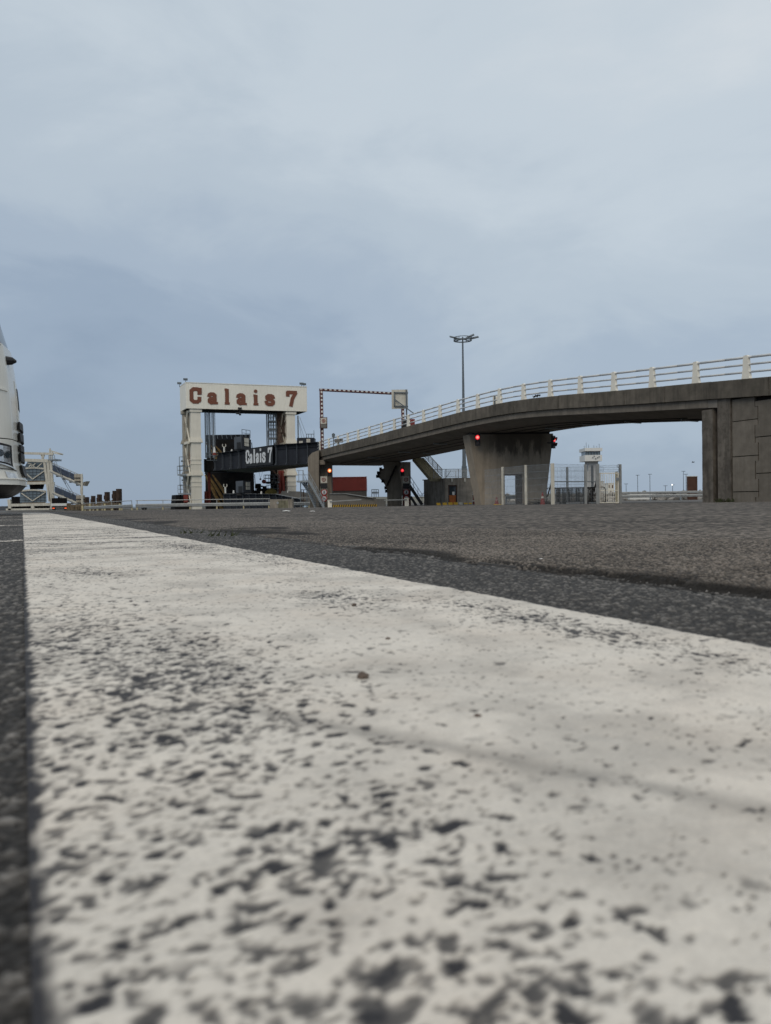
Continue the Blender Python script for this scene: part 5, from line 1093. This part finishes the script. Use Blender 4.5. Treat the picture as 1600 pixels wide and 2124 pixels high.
def farhouse(px0, px1, yt, d, wins, label, m='white'):
    x0, x1 = at3(px0, d, 0).x, at3(px1, d, 0).x; z1 = zat(px0, yt, d); t = thing('harbour_building', label, 'building', V(((x0+x1)/2, d, 0)))
    b = MB(); b.box(x0, x1, d, d+6, -.5, z1); b.box(x0-.15, x1+.15, d-.15, d+6.1, z1, z1+.15); b.build('wall', M[m], t)
    for (a, y0, c, y1) in wins: b = MB(); b.box(at3(a, d, 0).x, at3(c, d, 0).x, d-.06, d+.02, zat(a, y1, d), zat(a, y0, d)); b.build('window', M['brownbox'], t)
farhouse(1244, 1253, 999, 205, [(1246, 1008, 1248, 1012), (1249.5, 1008, 1251, 1012), (1246, 1022, 1251, 1028)], 'narrow white building beyond the gate, beside the control tower')
farhouse(1262, 1274, 1003, 215, [(1263, 1006, 1266, 1012), (1269, 1006, 1272.5, 1012), (1266, 1018, 1269, 1024)], 'white building with brown windows seen through the steel gate bars', 'postcream')
for i, (px, yt, yb_, lb) in enumerate(((1299, 1004, 1020, 'faint short lamp post nearest to the fence gate, far away'), (1323, 986, 1021, 'tall thin lamp post with a T head, left of the pair in open sky'), (1348.5, 984, 1020, 'tall thin lamp post with a T head, right of the pair in open sky'), (1380.5, 1008, 1021, 'short distant lamp post left of the lit lamp'), (1395.5, 1006, 1021, 'short distant lamp post with a lit white lamp'), (1418, 978, 1019, 'tallest distant lamp post, beside the brown steel box'), (1423.5, 984, 1020, 'distant lamp post partly behind the brown steel box'))):
    d = 300.; q = at3(px, d, 2.); zt2 = zat(px, yt, d); t = thing('street_lamp', lb, 'street lamp', q, 'distant lamp posts behind the overpass')
    b = MB(); b.tube(q, V((q.x, d, zt2)), .12, .09, 6); b.build('pole', M['mast'], t); b = MB(); b.box(q.x-.7, q.x+.7, d-.2, d+.2, zt2-.02, zt2+.15); b.build('lamp_head', M['mast'], t)
    if px == 1395.5: b = MB(); b.tube(V((q.x-.3, d-.5, zt2+.1)), V((q.x-.3, d-.2, zt2+.1)), .24, n=12); b.build('lit_lamp', M['litwhite'], t)
d = 108.; x0, x1 = at3(1426, d, 0).x, at3(1447, d, 0).x; z1 = zat(1436, 988.5, d)
t = thing('steel_box', 'tall rusty brown steel box standing behind the right guard rail', 'steel box', V(((x0+x1)/2, d, -.1)))
b = MB(); pr = []
for k in range(8): a = x0+(x1-x0)*k/8; s_ = (x1-x0)/8; pr += [(a, d), (a+s_*.4, d), (a+s_*.5, d-.05), (a+s_*.9, d-.05)]
pr += [(x1, d)]
b.prism([V((x, y, -.2)) for x, y in pr]+[V((x1+.5, d+1.5, -.2)), V((x0+.5, d+1.5, -.2))], Z3*(z1+.2)); b.build('shell', M['brownbox'], t); b = MB(); b.box(x0-.05, x1+.05, d-.09, d+.2, z1, z1+.07); b.build('rim', M['offwhite'], t)
zg = -.08
guard(at3(1287, 86, zg), at3(1475, 86, zg), 'near guard rail crossing behind the overpass opening on the right', hand=False, hb=zat(1370, 1028.5, 86)-zg, post='galv', sp=4)
guard(at3(1287, 104, zg), at3(1475, 102, zg), 'second guard rail crossing behind, nearer the rocks', hand=False, hb=zat(1370, 1021.5, 103)-zg, post='galv', sp=4)
guard(at3(1050, 70, zg), at3(1080, 70, zg), 'piece of guard rail seen through the pier doorway', hand=False, hb=.55, post='galv', sp=2)
r = random.Random(33); b = MB(); ico = []
bm = bmesh.new(); bmesh.ops.create_icosphere(bm, subdivisions=1, radius=1); icv = [v.co.copy() for v in bm.verts]; icf = [tuple(v.index for v in f.verts) for f in bm.faces]; bm.free()
for k in range(420):
    d = r.uniform(112, 138) if k < 300 else r.uniform(140, 200); px = r.uniform(990, 1480); s_ = r.uniform(.25, .8); q = at3(px, d, -.05+(d-112)*.030*(r.uniform(.3, 1.)))
    sc = V((s_*r.uniform(.8, 1.5), s_, s_*r.uniform(.5, .9))); b.add([V((v.x*sc.x*(1+r.uniform(-.25, .25)), v.y*sc.y*(1+r.uniform(-.25, .25)), v.z*sc.z*(1+r.uniform(-.25, .25))))+q for v in icv], icf)
tag(b.build('armour_rocks', M['rock']), 'rough bank of pale and dark armour rocks behind the right guard rails', 'rocks', kind='stuff')
d = 90; b = MB(); q = at3(1330, 96, .15); q = at3(1330, 109, .1); b.box(q.x-1.6, q.x+1.5, 109, 110, .1, zat(1330, 1021, 109)); tag(b.build('white_block', M['white']), 'white concrete block on the rock bank behind the right guard rails', 'block')
for i, (pa, pb2, ya, yb_) in enumerate(((1290, 1352, 1038, 1033), (1375, 1400, 1036.8, 1034.4), (1414, 1430, 1035.6, 1033.6))):
    a, e = at(pa, ya, 70), at(pb2, yb_, 86); za = gz(8, 70)-.02; ze = gz(8, 86)-.02; b = MB(); b.add([V((a.x, 70, za)), V((a.x+.9, 70, za)), V((e.x+.9, 92, gz(8, 92)-.02)), V((e.x, 92, gz(8, 92)-.02))], [(0, 1, 2, 3)]); tag(b.build('road_marking', M['offwhite']), kind='structure')
d = 120; q = at(1438, 959, d); t = thing('gull', 'small dark gull gliding in the sky left of the wall pilaster', 'bird', q); b = MB(); b.tube(q+V((-.22, 0, 0)), q, .03, .07, 8); b.tube(q, q+V((.25, 0, .02)), .07, .03, 8); b.build('body', M['mast'], t)
for s_ in (-1, 1): b = MB(); b.prism([q+V((-.08, 0, .03)), q+V((.1, 0, .03)), q+V((.08+.3*s_, s_*.3, .14)), q+V((-.0+.3*s_, s_*.3, .14))], (0, 0, .02)); b.build('wing', M['mast'], t)

# ================================================================== LEFT: gangway terminal, piles, lorry
d = 142.; X_ = lambda px: at(px, 1000, d).x
Zy = lambda py, px=110: zat(px, py, d)
gw = thing('gangway_terminal', 'white steel passenger gangway frame with glazed decks and two sloping covered walkways', 'gangway', V((X_(100), d, -.3)))
def gb(pts, w_, m, nm, dd=d, h_=None):
    b = MB()
    for p, q in pts: b.bar(at(p[0], p[1], dd), at(q[0], q[1], dd), w_, h_ or w_)
    return b.build(nm, M[m], gw)
gb([((44, 940), (111, 941.5))], .42, 'offwhite', 'top_beam'); gb([((40, 954), (101, 956))], .55, 'offwhite', 'roof_beam'); gb([((86, 941), (90, 953)), ((92, 941), (88, 954)), ((86, 944), (90, 941))], .3, 'offwhite', 'hoist_post')
gb([((104, 934.5), (131, 942.5)), ((104, 939), (130, 943))], .2, 'offwhite', 'jib'); gb([((104, 930), (104, 952)), ((109, 936), (108, 952))], .22, 'offwhite', 'jib_post')
b = MB(); p, q = at(101, 955, d-1), at(114, 946, d-1); b.box(p.x, q.x, d-1, d+2, p.z, p.z+.3)
for px in (101.5, 105, 109, 113.5): b.bar(at(px, 954, d-1), at(px, 945, d-1), .08)
b.bar(at(101, 945, d-1), at(114, 945, d-1), .08); b.bar(at(101, 949, d-1), at(114, 949, d-1), .06); b.bar(at(114, 953, d), at(106, 957, d), .3); b.build('crane_platform', M['galv'], gw)
for (p, q) in (((100, 956), (108, 1056)), ((106, 955), (111, 1043)), ((93, 958), (104, 1040)), ((111, 1000), (107, 1056))): gb([(p, q)], .42, 'offwhite', 'leg')
gb([((100, 978), (106, 979)), ((100, 1002), (108, 1003)), ((102, 1026), (110, 1028)), ((97, 983), (103, 984))], .25, 'offwhite', 'cross_tie')
gb([((20, 1003.5), (106, 1001.5))], .45, 'offwhite', 'floor_beam'); gb([((18, 1048), (106, 1046))], .5, 'offwhite', 'floor_beam'); gb([((14, 1058), (104, 1057))], .55, 'offwhite', 'floor_beam'); gb([((69, 1047), (69, 1057)), ((20, 1036), (22, 1058))], .55, 'offwhite', 'post')
for y0, y1, x0, nm in ((969, 997, 46, 'upper'), (1015, 1042, 42, 'lower')):
    b = MB(); pts = []
    for k in range(9): f = k/8; pts.append(at(x0+(96.5-x0)*f, y0+3-2.6*math.sin(math.pi*f)+(1 if f else 0), d+.4))
    b.prism(pts+[at(97, y1, d+.4), at(x0, y1+.6, d+.4)], (-2.7, 5.6, 0)); gl_ = b.build('glazing', M['glasslt'], gw)
    b = MB()
    for a, e in zip(pts[:-1], pts[1:]): b.bar(a-V((0, .2, 0)), e-V((0, .2, 0)), .28)
    b.build('arched_rim', M['offwhite'], gl_)
    b = MB(); ym = (y0+y1)/2
    b.bar(at(68, y1-3, d+.2), at(95, y0+6, d+.2), .16); b.bar(at(68, y1-3, d+.2), at(x0+3, y0+8, d+.2), .16); b.build('cross_brace', M['offwhite'], gl_)
    b = MB()
    for yy in (y0+10, y0+16, y0+22): b.bar(at(x0, yy+.4, d+.3), at(96, yy, d+.3), .08)
    for xx in (52, 60, 68, 76, 84, 92): b.bar(at(xx, y0+3, d+.32), at(xx, y1, d+.32), .04)
    b.build('mullion', M['mast'], gl_)
    b = MB(); p, q = at(x0+4, y1+4.5, d+.2), at(95, y1, d+.2); b.prism([V((p.x, d+.2, p.z)), V((q.x, d+.2, p.z)), V((q.x, d+.2, q.z)), V((p.x, d+.2, q.z))], (-2.7, 5.6, 0)); b.build('floor_slab', M['wood'], gw)
b = MB(); pts = [at(x, y, d+1) for x, y in ((58, 957), (91, 957), (95, 971), (50, 971))]; b.prism(pts, (-1.9, 4, 0)); b.build('roof_screen', M['glasslt'], gw)
gb([((60, 969), (66, 962)), ((63, 962), (72, 968)), ((66, 968), (74, 961)), ((78, 969), (88, 960)), ((58, 961), (62, 961))], .16, 'offwhite', 'roof_truss')
b = MB(); pts = [at(x, y, d+1) for x, y in ((61, 1003), (93, 1003), (90, 1014), (63, 1014))]; b.prism(pts, (-1.4, 3, 0)); b.build('dark_soffit', M['darksteel'], gw)
b = MB(); p, q = at(24, 1056, d+1), at(105, 1049, d+1); b.box(p.x, q.x, d+1, d+3, p.z, q.z); p, q = at(24, 1046, d+4), at(42, 1030, d+4); b.box(p.x, q.x, d+4, d+5, p.z, q.z); b.build('ground_floor_wall', M['darksteel'], gw)
for (xa, ya), (xe, ye), nm in (((109, 977.5), (172, 1005), 'u'), ((113, 1022), (176, 1049), 'l')):
    p, q = at(xa, ya, d-1), at(xe, ye, d-6); gb_ = MB(); gb_.bar(p, q, 1.2, .42); gy = gb_.build('sloping_walkway', M['offwhite'], gw)
    n_ = 3
    for k in range(n_):
        f0, f1 = .06+k*.29, .06+k*.29+.24; a, e = p+(q-p)*f0, p+(q-p)*f1; up = V((0, 0, 1)); b = MB(); b.prism([a+up*.2+V((0, -.5, 0)), e+up*.2+V((0, -.5, 0)), e+up*1.25+V((0, -.5, 0)), a+up*1.25+V((0, -.5, 0))], (0, 1, 0)); b.build('glazed_section', mat('blue glazing', (.035, .045, .07), .2, var=.3) if k == 0 and nm == 'u' else bpy.data.materials['blue glazing'], gy)
    b = MB(); b.bar(p+Z3*1.5, q+Z3*1.5, .09); b.bar(p-Z3*.1+V((0, -.7, 0)), q-Z3*.1+V((0, -.7, 0)), .3, .12)
    for k in range(9): a = p+(q-p)*k/8; b.bar(a, a+Z3*1.5, .07)
    b.build('handrail', M['galvlt'], gy)
    b = MB()
    for k in range(4): a = p+(q-p)*(.2+.22*k); b.box(a.x-.3, a.x+.3, a.y-.3, a.y+.3, a.z-.55, a.z-.2)
    b.build('roller_block', M['black'], gy)
    b = MB(); c0, c1 = at(xe-15, ye-21.5, d-6), at(xe+3, ye-7, d-6); b.prism([V((c0.x, d-6.5, c1.z)), V((c1.x, d-6.5, c1.z)), V((c1.x, d-6.5, c0.z)), V((c0.x, d-6.5, c0.z))], (-.9, 2, 0)); b.build('end_cabin', M['creamdk'], gw)
    b = MB(); zz = (c0.z+c1.z)/2; b.box(c0.x-.05, c1.x+.05, d-6.6, d-6.5, zz-.12, zz); b.build('cabin_band', M['black'], gw)
b = MB(); b.bar(at(170, 983, d-7), at(171, 1050, d-7), .28, .28); b.bar(at(168.5, 1005, d-6), at(168.5, 1025, d-6), .2); b.build('end_column', M['offwhite'], gw)
b = MB(); b.prism([at(173, 1000, d-6), at(180.5, 998, d-6), at(175, 1008, d-6)], (0, 1.5, 0)); b.build('end_flap', M['creamdk'], gw)
for (p, q) in (((110, 960), (150, 1028)), ((112, 958), (154, 1026)), ((115, 955), (137, 1004)), ((112, 962), (126, 986))):
    b = MB(); b.tube(at(*p, d-1), at(*q, d-5), .05, n=5); b.build('stay_cable', M['mast'], gw)
# small blue-grey container left edge
b = MB(); p, q = at(0, 1057, 146), at(14, 1050, 146); b.box(p.x-3, q.x, 146, 149, -.4, zat(5, 1050, 146)); tag(b.build('container', M['navylt']), 'blue grey container low behind the white truck bumper', 'container')
# rusty sheet piles and timber fendering
dp = 118.
for i, (xa, xe, yt, lb) in enumerate(((175.5, 182, 1031, 'lowest rusty sheet pile, beside the gangway end column'), (188.5, 195, 1028.5, 'narrow rusty sheet pile, second from the gangway'), (201, 208.5, 1025.5, 'rusty sheet pile in the middle of the pile row'), (216.5, 225, 1020.5, 'tall rusty sheet pile, second from the open sea'), (233, 241, 1018, 'dark narrow sheet pile just behind the tallest one'), (240.5, 250, 1014, 'tallest rusty sheet pile, next to the open sea'))):
    d = dp-2*i; x0, x1 = at3(xa, d, 0).x, at3(xe, d, 0).x; z1 = zat(xa, yt, d); w_ = x1-x0; b = MB()
    b.prism([V((x0, d, -4)), V((x0+w_*.25, d-.3, -4)), V((x0+w_*.75, d-.3, -4)), V((x1, d, -4)), V((x1, d+.6, -4)), V((x0, d+.6, -4))], Z3*(z1+4)); o = b.build('sheet_pile', M['rust']); tag(o, lb, 'sheet pile', 'rusty sheet piles of the far quay')
    b = MB(); b.box(x0-w_*.12, x0, d-.1, d+.3, z1-1.1, z1-.5); b.build('lug', M['rust'], o)
tf = thing('timber_fender', 'weathered timber fender wall with uneven boards, below the rusty sheet piles', 'timber wall', at3(205, 112, -1))
r = random.Random(8)
for k in range(48):
    px = 139+k*2.25; d = 119-k*.2; q = at3(px, d, 0); q2 = at3(px+1.9, d, 0); tp = 1050-13*max(0, (px-150)/95)+r.uniform(-3, 3) if px > 150 else 1046+r.uniform(-3, 2)
    b = MB(); b.box(q.x, q2.x, d-r.uniform(0, .25), d+.3, -4, zat(px, tp, d)); b.build('board', M['wood'], tf)
b = MB(); b.bar(at(150, 1049, 112), at(245, 1046, 106), .3); b.build('waler', M['wood'], tf)
for k in range(6):
    px = 170+k*15.5; d = 104; q = at3(px, d, -.4); b = MB(); b.box(q.x-.1, q.x+.1, d, d+.2, -.6, zat(px, 1048.5-(k % 2)*4, d)); b.build('upright', M['yellowrail'], tf)
# lorry seen from behind
d = 128.; x0, x1 = at3(108.3, d, 0).x, at3(138.3, d, 0).x; gl0 = zat(120, 1059.5, d); t = thing('box_lorry', 'dark lorry seen from behind with a white band and lit orange tail lamps', 'lorry', V(((x0+x1)/2, d, gl0)))
zy = lambda y: zat(123, y, d)
b = MB(); b.box(x0-.0, x1-.1, d, d+6, zy(1046), zy(1033)); b.build('box_body', M['darksteel'], t)
b = MB(); b.prism([V((x0-.15, d-.1, zy(1049.3))), V((x1+.1, d-.1, zy(1049.3))), V((x1+.1, d-.1, zy(1044))), V((x0-.15, d-.1, zy(1044)))], (0, .09, 0)); b.build('white_tail_band', M['white'], t)
b = MB(); b.box(x0, x1, d-.05, d+5.8, zy(1056.5), zy(1049.4)); b.build('chassis', M['black'], t)
b = MB(); b.box(x0+.55, x1-.6, d-.12, d-.06, zy(1055), zy(1052.3)); b.build('number_plate', M['greywall'], t)
for xx in (x0+.05, x1-.52): b = MB(); b.box(xx+.05, xx+.37, d-.13, d-.06, zy(1055.0), zy(1053.2)); b.build('tail_lamp', M['tail'], t)
t.rotation_euler = (0, 0, .38)
for xx in (x0+.1, x1-.6): b = MB(); b.tube((xx, d+.6, gl0+.45), (xx+.5, d+.6, gl0+.45), .46, n=18); b.build('wheel', M['black'], t)
for px, lb in ((296, 'small dark bollard on the quay edge below the guard rail'), (301.5, 'wider dark bollard on the quay edge beside the small one')):
    d = 78; q = at3(px, d, -.35); b = MB(); b.tube(q, q+Z3*.22, .12, .10, 10); b.tube(q+Z3*.22, q+Z3*.3, .17, .17, 10); tag(b.build('mooring_bollard', M['black']), lb, 'bollard')

# ================================================================== WHITE TRUCK at the left edge, parked up to the painted line
UL = V((-.426, .9047, 0)); NLn = V((.9047, .426, 0))
def TP(al, off, z): p = UL*al+NLn*off; return V((p.x, p.y, z))
TA0, TA1 = 12.75, 15.25; TC = (TA0+TA1)/2; TH = (TA1-TA0)/2
ZO = [(.22, -.30), (.30, -.10), (.36, .0), (.46, .085), (.55, .075), (.66, .035), (.78, .012), (.98, .005), (1.15, .002), (1.4, -.006), (1.83, -.028), (2.2, -.062), (2.5, -.10), (2.6, -.115), (2.85, -.19), (3.2, -.28), (3.8, -.47), (3.95, -.75)]
def fo(z):
    if z <= ZO[0][0]: return ZO[0][1]
    for (a, p), (b_, q) in zip(ZO[:-1], ZO[1:]):
        if z <= b_: return p+(q-p)*(z-a)/(b_-a)
    return ZO[-1][1]
def outline(z, grow=0.):
    """plan outline of the cab at height z: list of (along, off) from the near rear edge round the nose to the far rear edge"""
    pts = []; f0 = fo(z)+grow; hw = TH+grow; rc = .42
    pts.append((TC-hw, f0-2.25)); pts.append((TC-hw, f0-1.2)); pts.append((TC-hw, f0-.75))
    for k in range(13):
        a = math.pi/2*k/12; pts.append((TC-hw+rc*(1-math.cos(a)), f0-.10-rc*1.35*(1-math.sin(a))))
    for k in range(1, 12):
        f = k/12; pts.append((TC-hw+rc+(2*hw-2*rc)*f, f0-.10+.10*math.sin(math.pi*f)))
    for k in range(13):
        a = math.pi/2*(1-k/12); pts.append((TC+hw-rc*(1-math.cos(a)), f0-.10-rc*1.35*(1-math.sin(a))))
    pts += [(TC+hw, f0-.75), (TC+hw, f0-1.2), (TC+hw, f0-2.25)]
    return pts
def shell(z0, z1, nz, grow=0., i0=0, i1=None, closed=True, zw=None):
    b = MB(); rows = []
    for k in range(nz+1):
        z = z0+(z1-z0)*k/nz; o = outline(z, grow); o = o[i0:i1]; rows.append([TP(a, f, z) for a, f in o])
    n = len(rows[0]); b.v = [p for r_ in rows for p in r_]
    for k in range(nz):
        for j in range(n-1 if not closed else n): b.f.append((k*n+j, k*n+(j+1) % n, (k+1)*n+(j+1) % n, (k+1)*n+j))
    if closed: b.f += [tuple(range(n)), tuple(range(nz*n, nz*n+n))]
    return b
def patch(z0f, z1f, i0, i1, grow, nz=6):
    """a plate lying on the cab skin between outline stations; z limits are functions of the station"""
    b = MB(); n = i1-i0+1
    for s_, g in ((0, grow), (1, grow-.03)):
        for k in range(nz+1):
            for j in range(n):
                f = j/(n-1); za, ze = z0f(f), z1f(f); z = za+(ze-za)*k/nz; a, o = outline(z, g)[i0+j]; b.v.append(TP(a, o, z))
    m = (nz+1)*n
    for k in range(nz):
        for j in range(n-1):
            q = (k*n+j, k*n+j+1, (k+1)*n+j+1, (k+1)*n+j); b.f.append(q); b.f.append(tuple(x+m for x in q[::-1]))
    for k in range(nz):
        for j in (0, n-1): b.f.append((k*n+j, (k+1)*n+j, (k+1)*n+j+m, k*n+j+m))
    for j in range(n-1):
        for k in (0, nz): b.f.append((k*n+j, k*n+j+1, k*n+j+1+m, k*n+j+m))
    return b
tr = thing('parked_truck', 'white lorry cab at the left edge, parked nose up to the painted line', 'truck', TP(TC, -1.2, 0))
shell(1.16, 2.60, 16).build('body', M['truck'], tr, smooth=False)
shell(2.61, 3.95, 10, -.02).build('windscreen', M['glass'], tr)
shell(3.3, 3.98, 5, .03, 0, 5, True).build('roof_side', M['truck'], tr)
shell(.46, 1.145, 10, .0).build('bumper', M['truck'], tr)
shell(.27, .455, 5, -.02).build('lower_skirt', M['black'], tr)
shell(1.10, 1.2, 2, -.03).build('panel_gap', M['black'], tr)
patch(lambda f: .78+.02*f-.10*f*f, lambda f: 1.11-.03*f-.03*f*f, 4, 12, .012).build('headlight_surround', M['black'], tr)
hl = patch(lambda f: .83-.06*f*f, lambda f: 1.08-.05*f, 4, 11, .02).build('headlight', M['chrome'], tr)
for k, j in enumerate((6, 8, 10)):
    a, o = outline(.95-.02*k, .03)[j]; c = TP(a, o, .95-.02*k); a2, o2 = outline(.95, .0)[j]; nn = (TP(TC, -1.2, .95)-c); nn.z = 0; nn = -nn.normalized()
    b = MB(); b.ring(c-nn*.01, nn, .0, .04, .012, 16); b.ring(c, nn, .045, .055, .015, 16); b.build('lamp_unit', M['glass'], hl)
patch(lambda f: .79-.10*f*f, lambda f: .81-.10*f*f, 4, 12, .03).build('chrome_strip', M['chrome'], tr)
patch(lambda f: .56-.0*f, lambda f: .66-.03*f, 9, 12, .012).build('fog_light', M['chrome'], tr)
patch(lambda f: .72-.05*f, lambda f: .735-.05*f, 3, 14, .008).build('bumper_crease', M['greywall'], tr)
patch(lambda f: .54, lambda f: .56, 3, 26, .012).build('bumper_lip', M['truck'], tr)
for z0_, z1_ in ((1.92, 1.95), (2.62, 2.64)): patch(lambda f: z0_-.05*f, lambda f: z1_-.05*f, 2, 12, .012).build('body_crease', M['truck'], tr)
gr = patch(lambda f: .60, lambda f: 2.12, 18, 24, .006, 10).build('grille', M['truck'], tr)
for za, ze in ((.61, .78), (.84, .97), (1.00, 1.10), (1.16, 1.29), (1.34, 1.46)):
    patch(lambda f: za, lambda f: ze, 17, 25, .045, 3).build('louvre', M['black'], gr)
patch(lambda f: 1.68, lambda f: 2.02, 19, 23, .012, 4).build('upper_inlet', M['black'], tr)
b = MB(); a, o = outline(2.6, .0)[13]; c = TP(a, o, 2.36)
b.tube(c-NLn*.5+Z3*.01, c-NLn*.06+UL*.1, .05, .085, 10); b.tube(c-NLn*.06+UL*.1, c+NLn*.13+UL*.2+Z3*.02, .085, .06, 10); b.tube(c+NLn*.13+UL*.2+Z3*.02, c+NLn*.19+UL*.22+Z3*.02, .06, .02, 10); b.build('mirror_arm', M['black'], tr)
b = MB(); b.bar(c-NLn*.2+Z3*.16, c+NLn*.06+UL*.1-Z3*.22, .03, .02); b.build('wiper', M['black'], tr)
for al in (TA0+.05, TA1-.4):
    b = MB(); c = TP(al, -1.5, .5); b.tube(c, c+UL*.35, .5, n=28); wh = b.build('wheel', M['black'], tr); b = MB(); b.tube(c-UL*.01, c+UL*.2, .28, n=20); b.build('rim', M['galv'], wh)
b = MB(); b.obox(TP(TC-.5, -6.5, .55), UL*1.0, NLn*5.2, Z3*.4); b.build('chassis', M['black'], tr)

# ================================================================== SMALL THINGS ON THE ASPHALT
def pebble(px, py, rad, label, m='pebble', sq=.7, sd=1, z=.002):
    g = onground(px, py, z); r = random.Random(sd); b = MB(); b.add([V((v.x*rad*r.uniform(.75, 1.25), v.y*rad*r.uniform(.75, 1.25), max(-.2, v.z)*rad*sq*r.uniform(.75, 1.2)))+g+Z3*rad*sq*.3 for v in icv], icf); o = b.build('pebble' if m != 'litter' else 'litter_scrap', M[m]); tag(o, label, 'pebble' if m != 'litter' else 'litter')
pebble(752, 1407, .0045, 'small brown pebble lying on the clean middle of the white line', sd=3); pebble(805, 1326, .0022, 'tiny dark pebble on the white line, farther off than the brown one', sd=4); pebble(990, 1488, .0022, 'tiny dark grain on the white line, right of the brown pebble', sd=5); pebble(735, 1256, .003, 'dark crumb on the white line near the upper worn patch', sd=6)
for px, py, rd, lb in ((1125, 1160, .006, 'white scrap on the grey asphalt near its broken edge'), (1475, 1188, .004, 'white crumb on the grey asphalt at the far right'), (594, 1061.2, .07, 'pale flattened scrap on the far apron before the concrete block'), (1200, 1160, .003, 'tiny pale crumb on the grey asphalt edge right of the scrap'), (648, 1061, .04, 'small pale scrap on the far apron below the steel stair')):
    pebble(px, py, rd, lb, 'litter', .22, int(px), .004)
for px, py, n, h_, lb in ((460, 1112, 12, .035, 'small green weed tuft growing in the asphalt joint'), (402, 1106, 16, .02, 'flat patch of green weed left of the taller tuft')):
    g = onground(px, py, .002); r = random.Random(px); b = MB()
    for k in range(n):
        p = g+V((r.uniform(-.05, .05), r.uniform(-.02, .02), 0)); e = p+V((r.uniform(-.02, .035), r.uniform(-.01, .01), h_*r.uniform(.4, 1.1))); s_ = V((.004, .001, .001)); b.add([p-s_, p+s_, e+s_*.2, (p+e)/2+s_*1.2], [(0, 1, 3), (1, 2, 3)])
    tag(b.build('weed', M['leaf']), lb, 'weed')
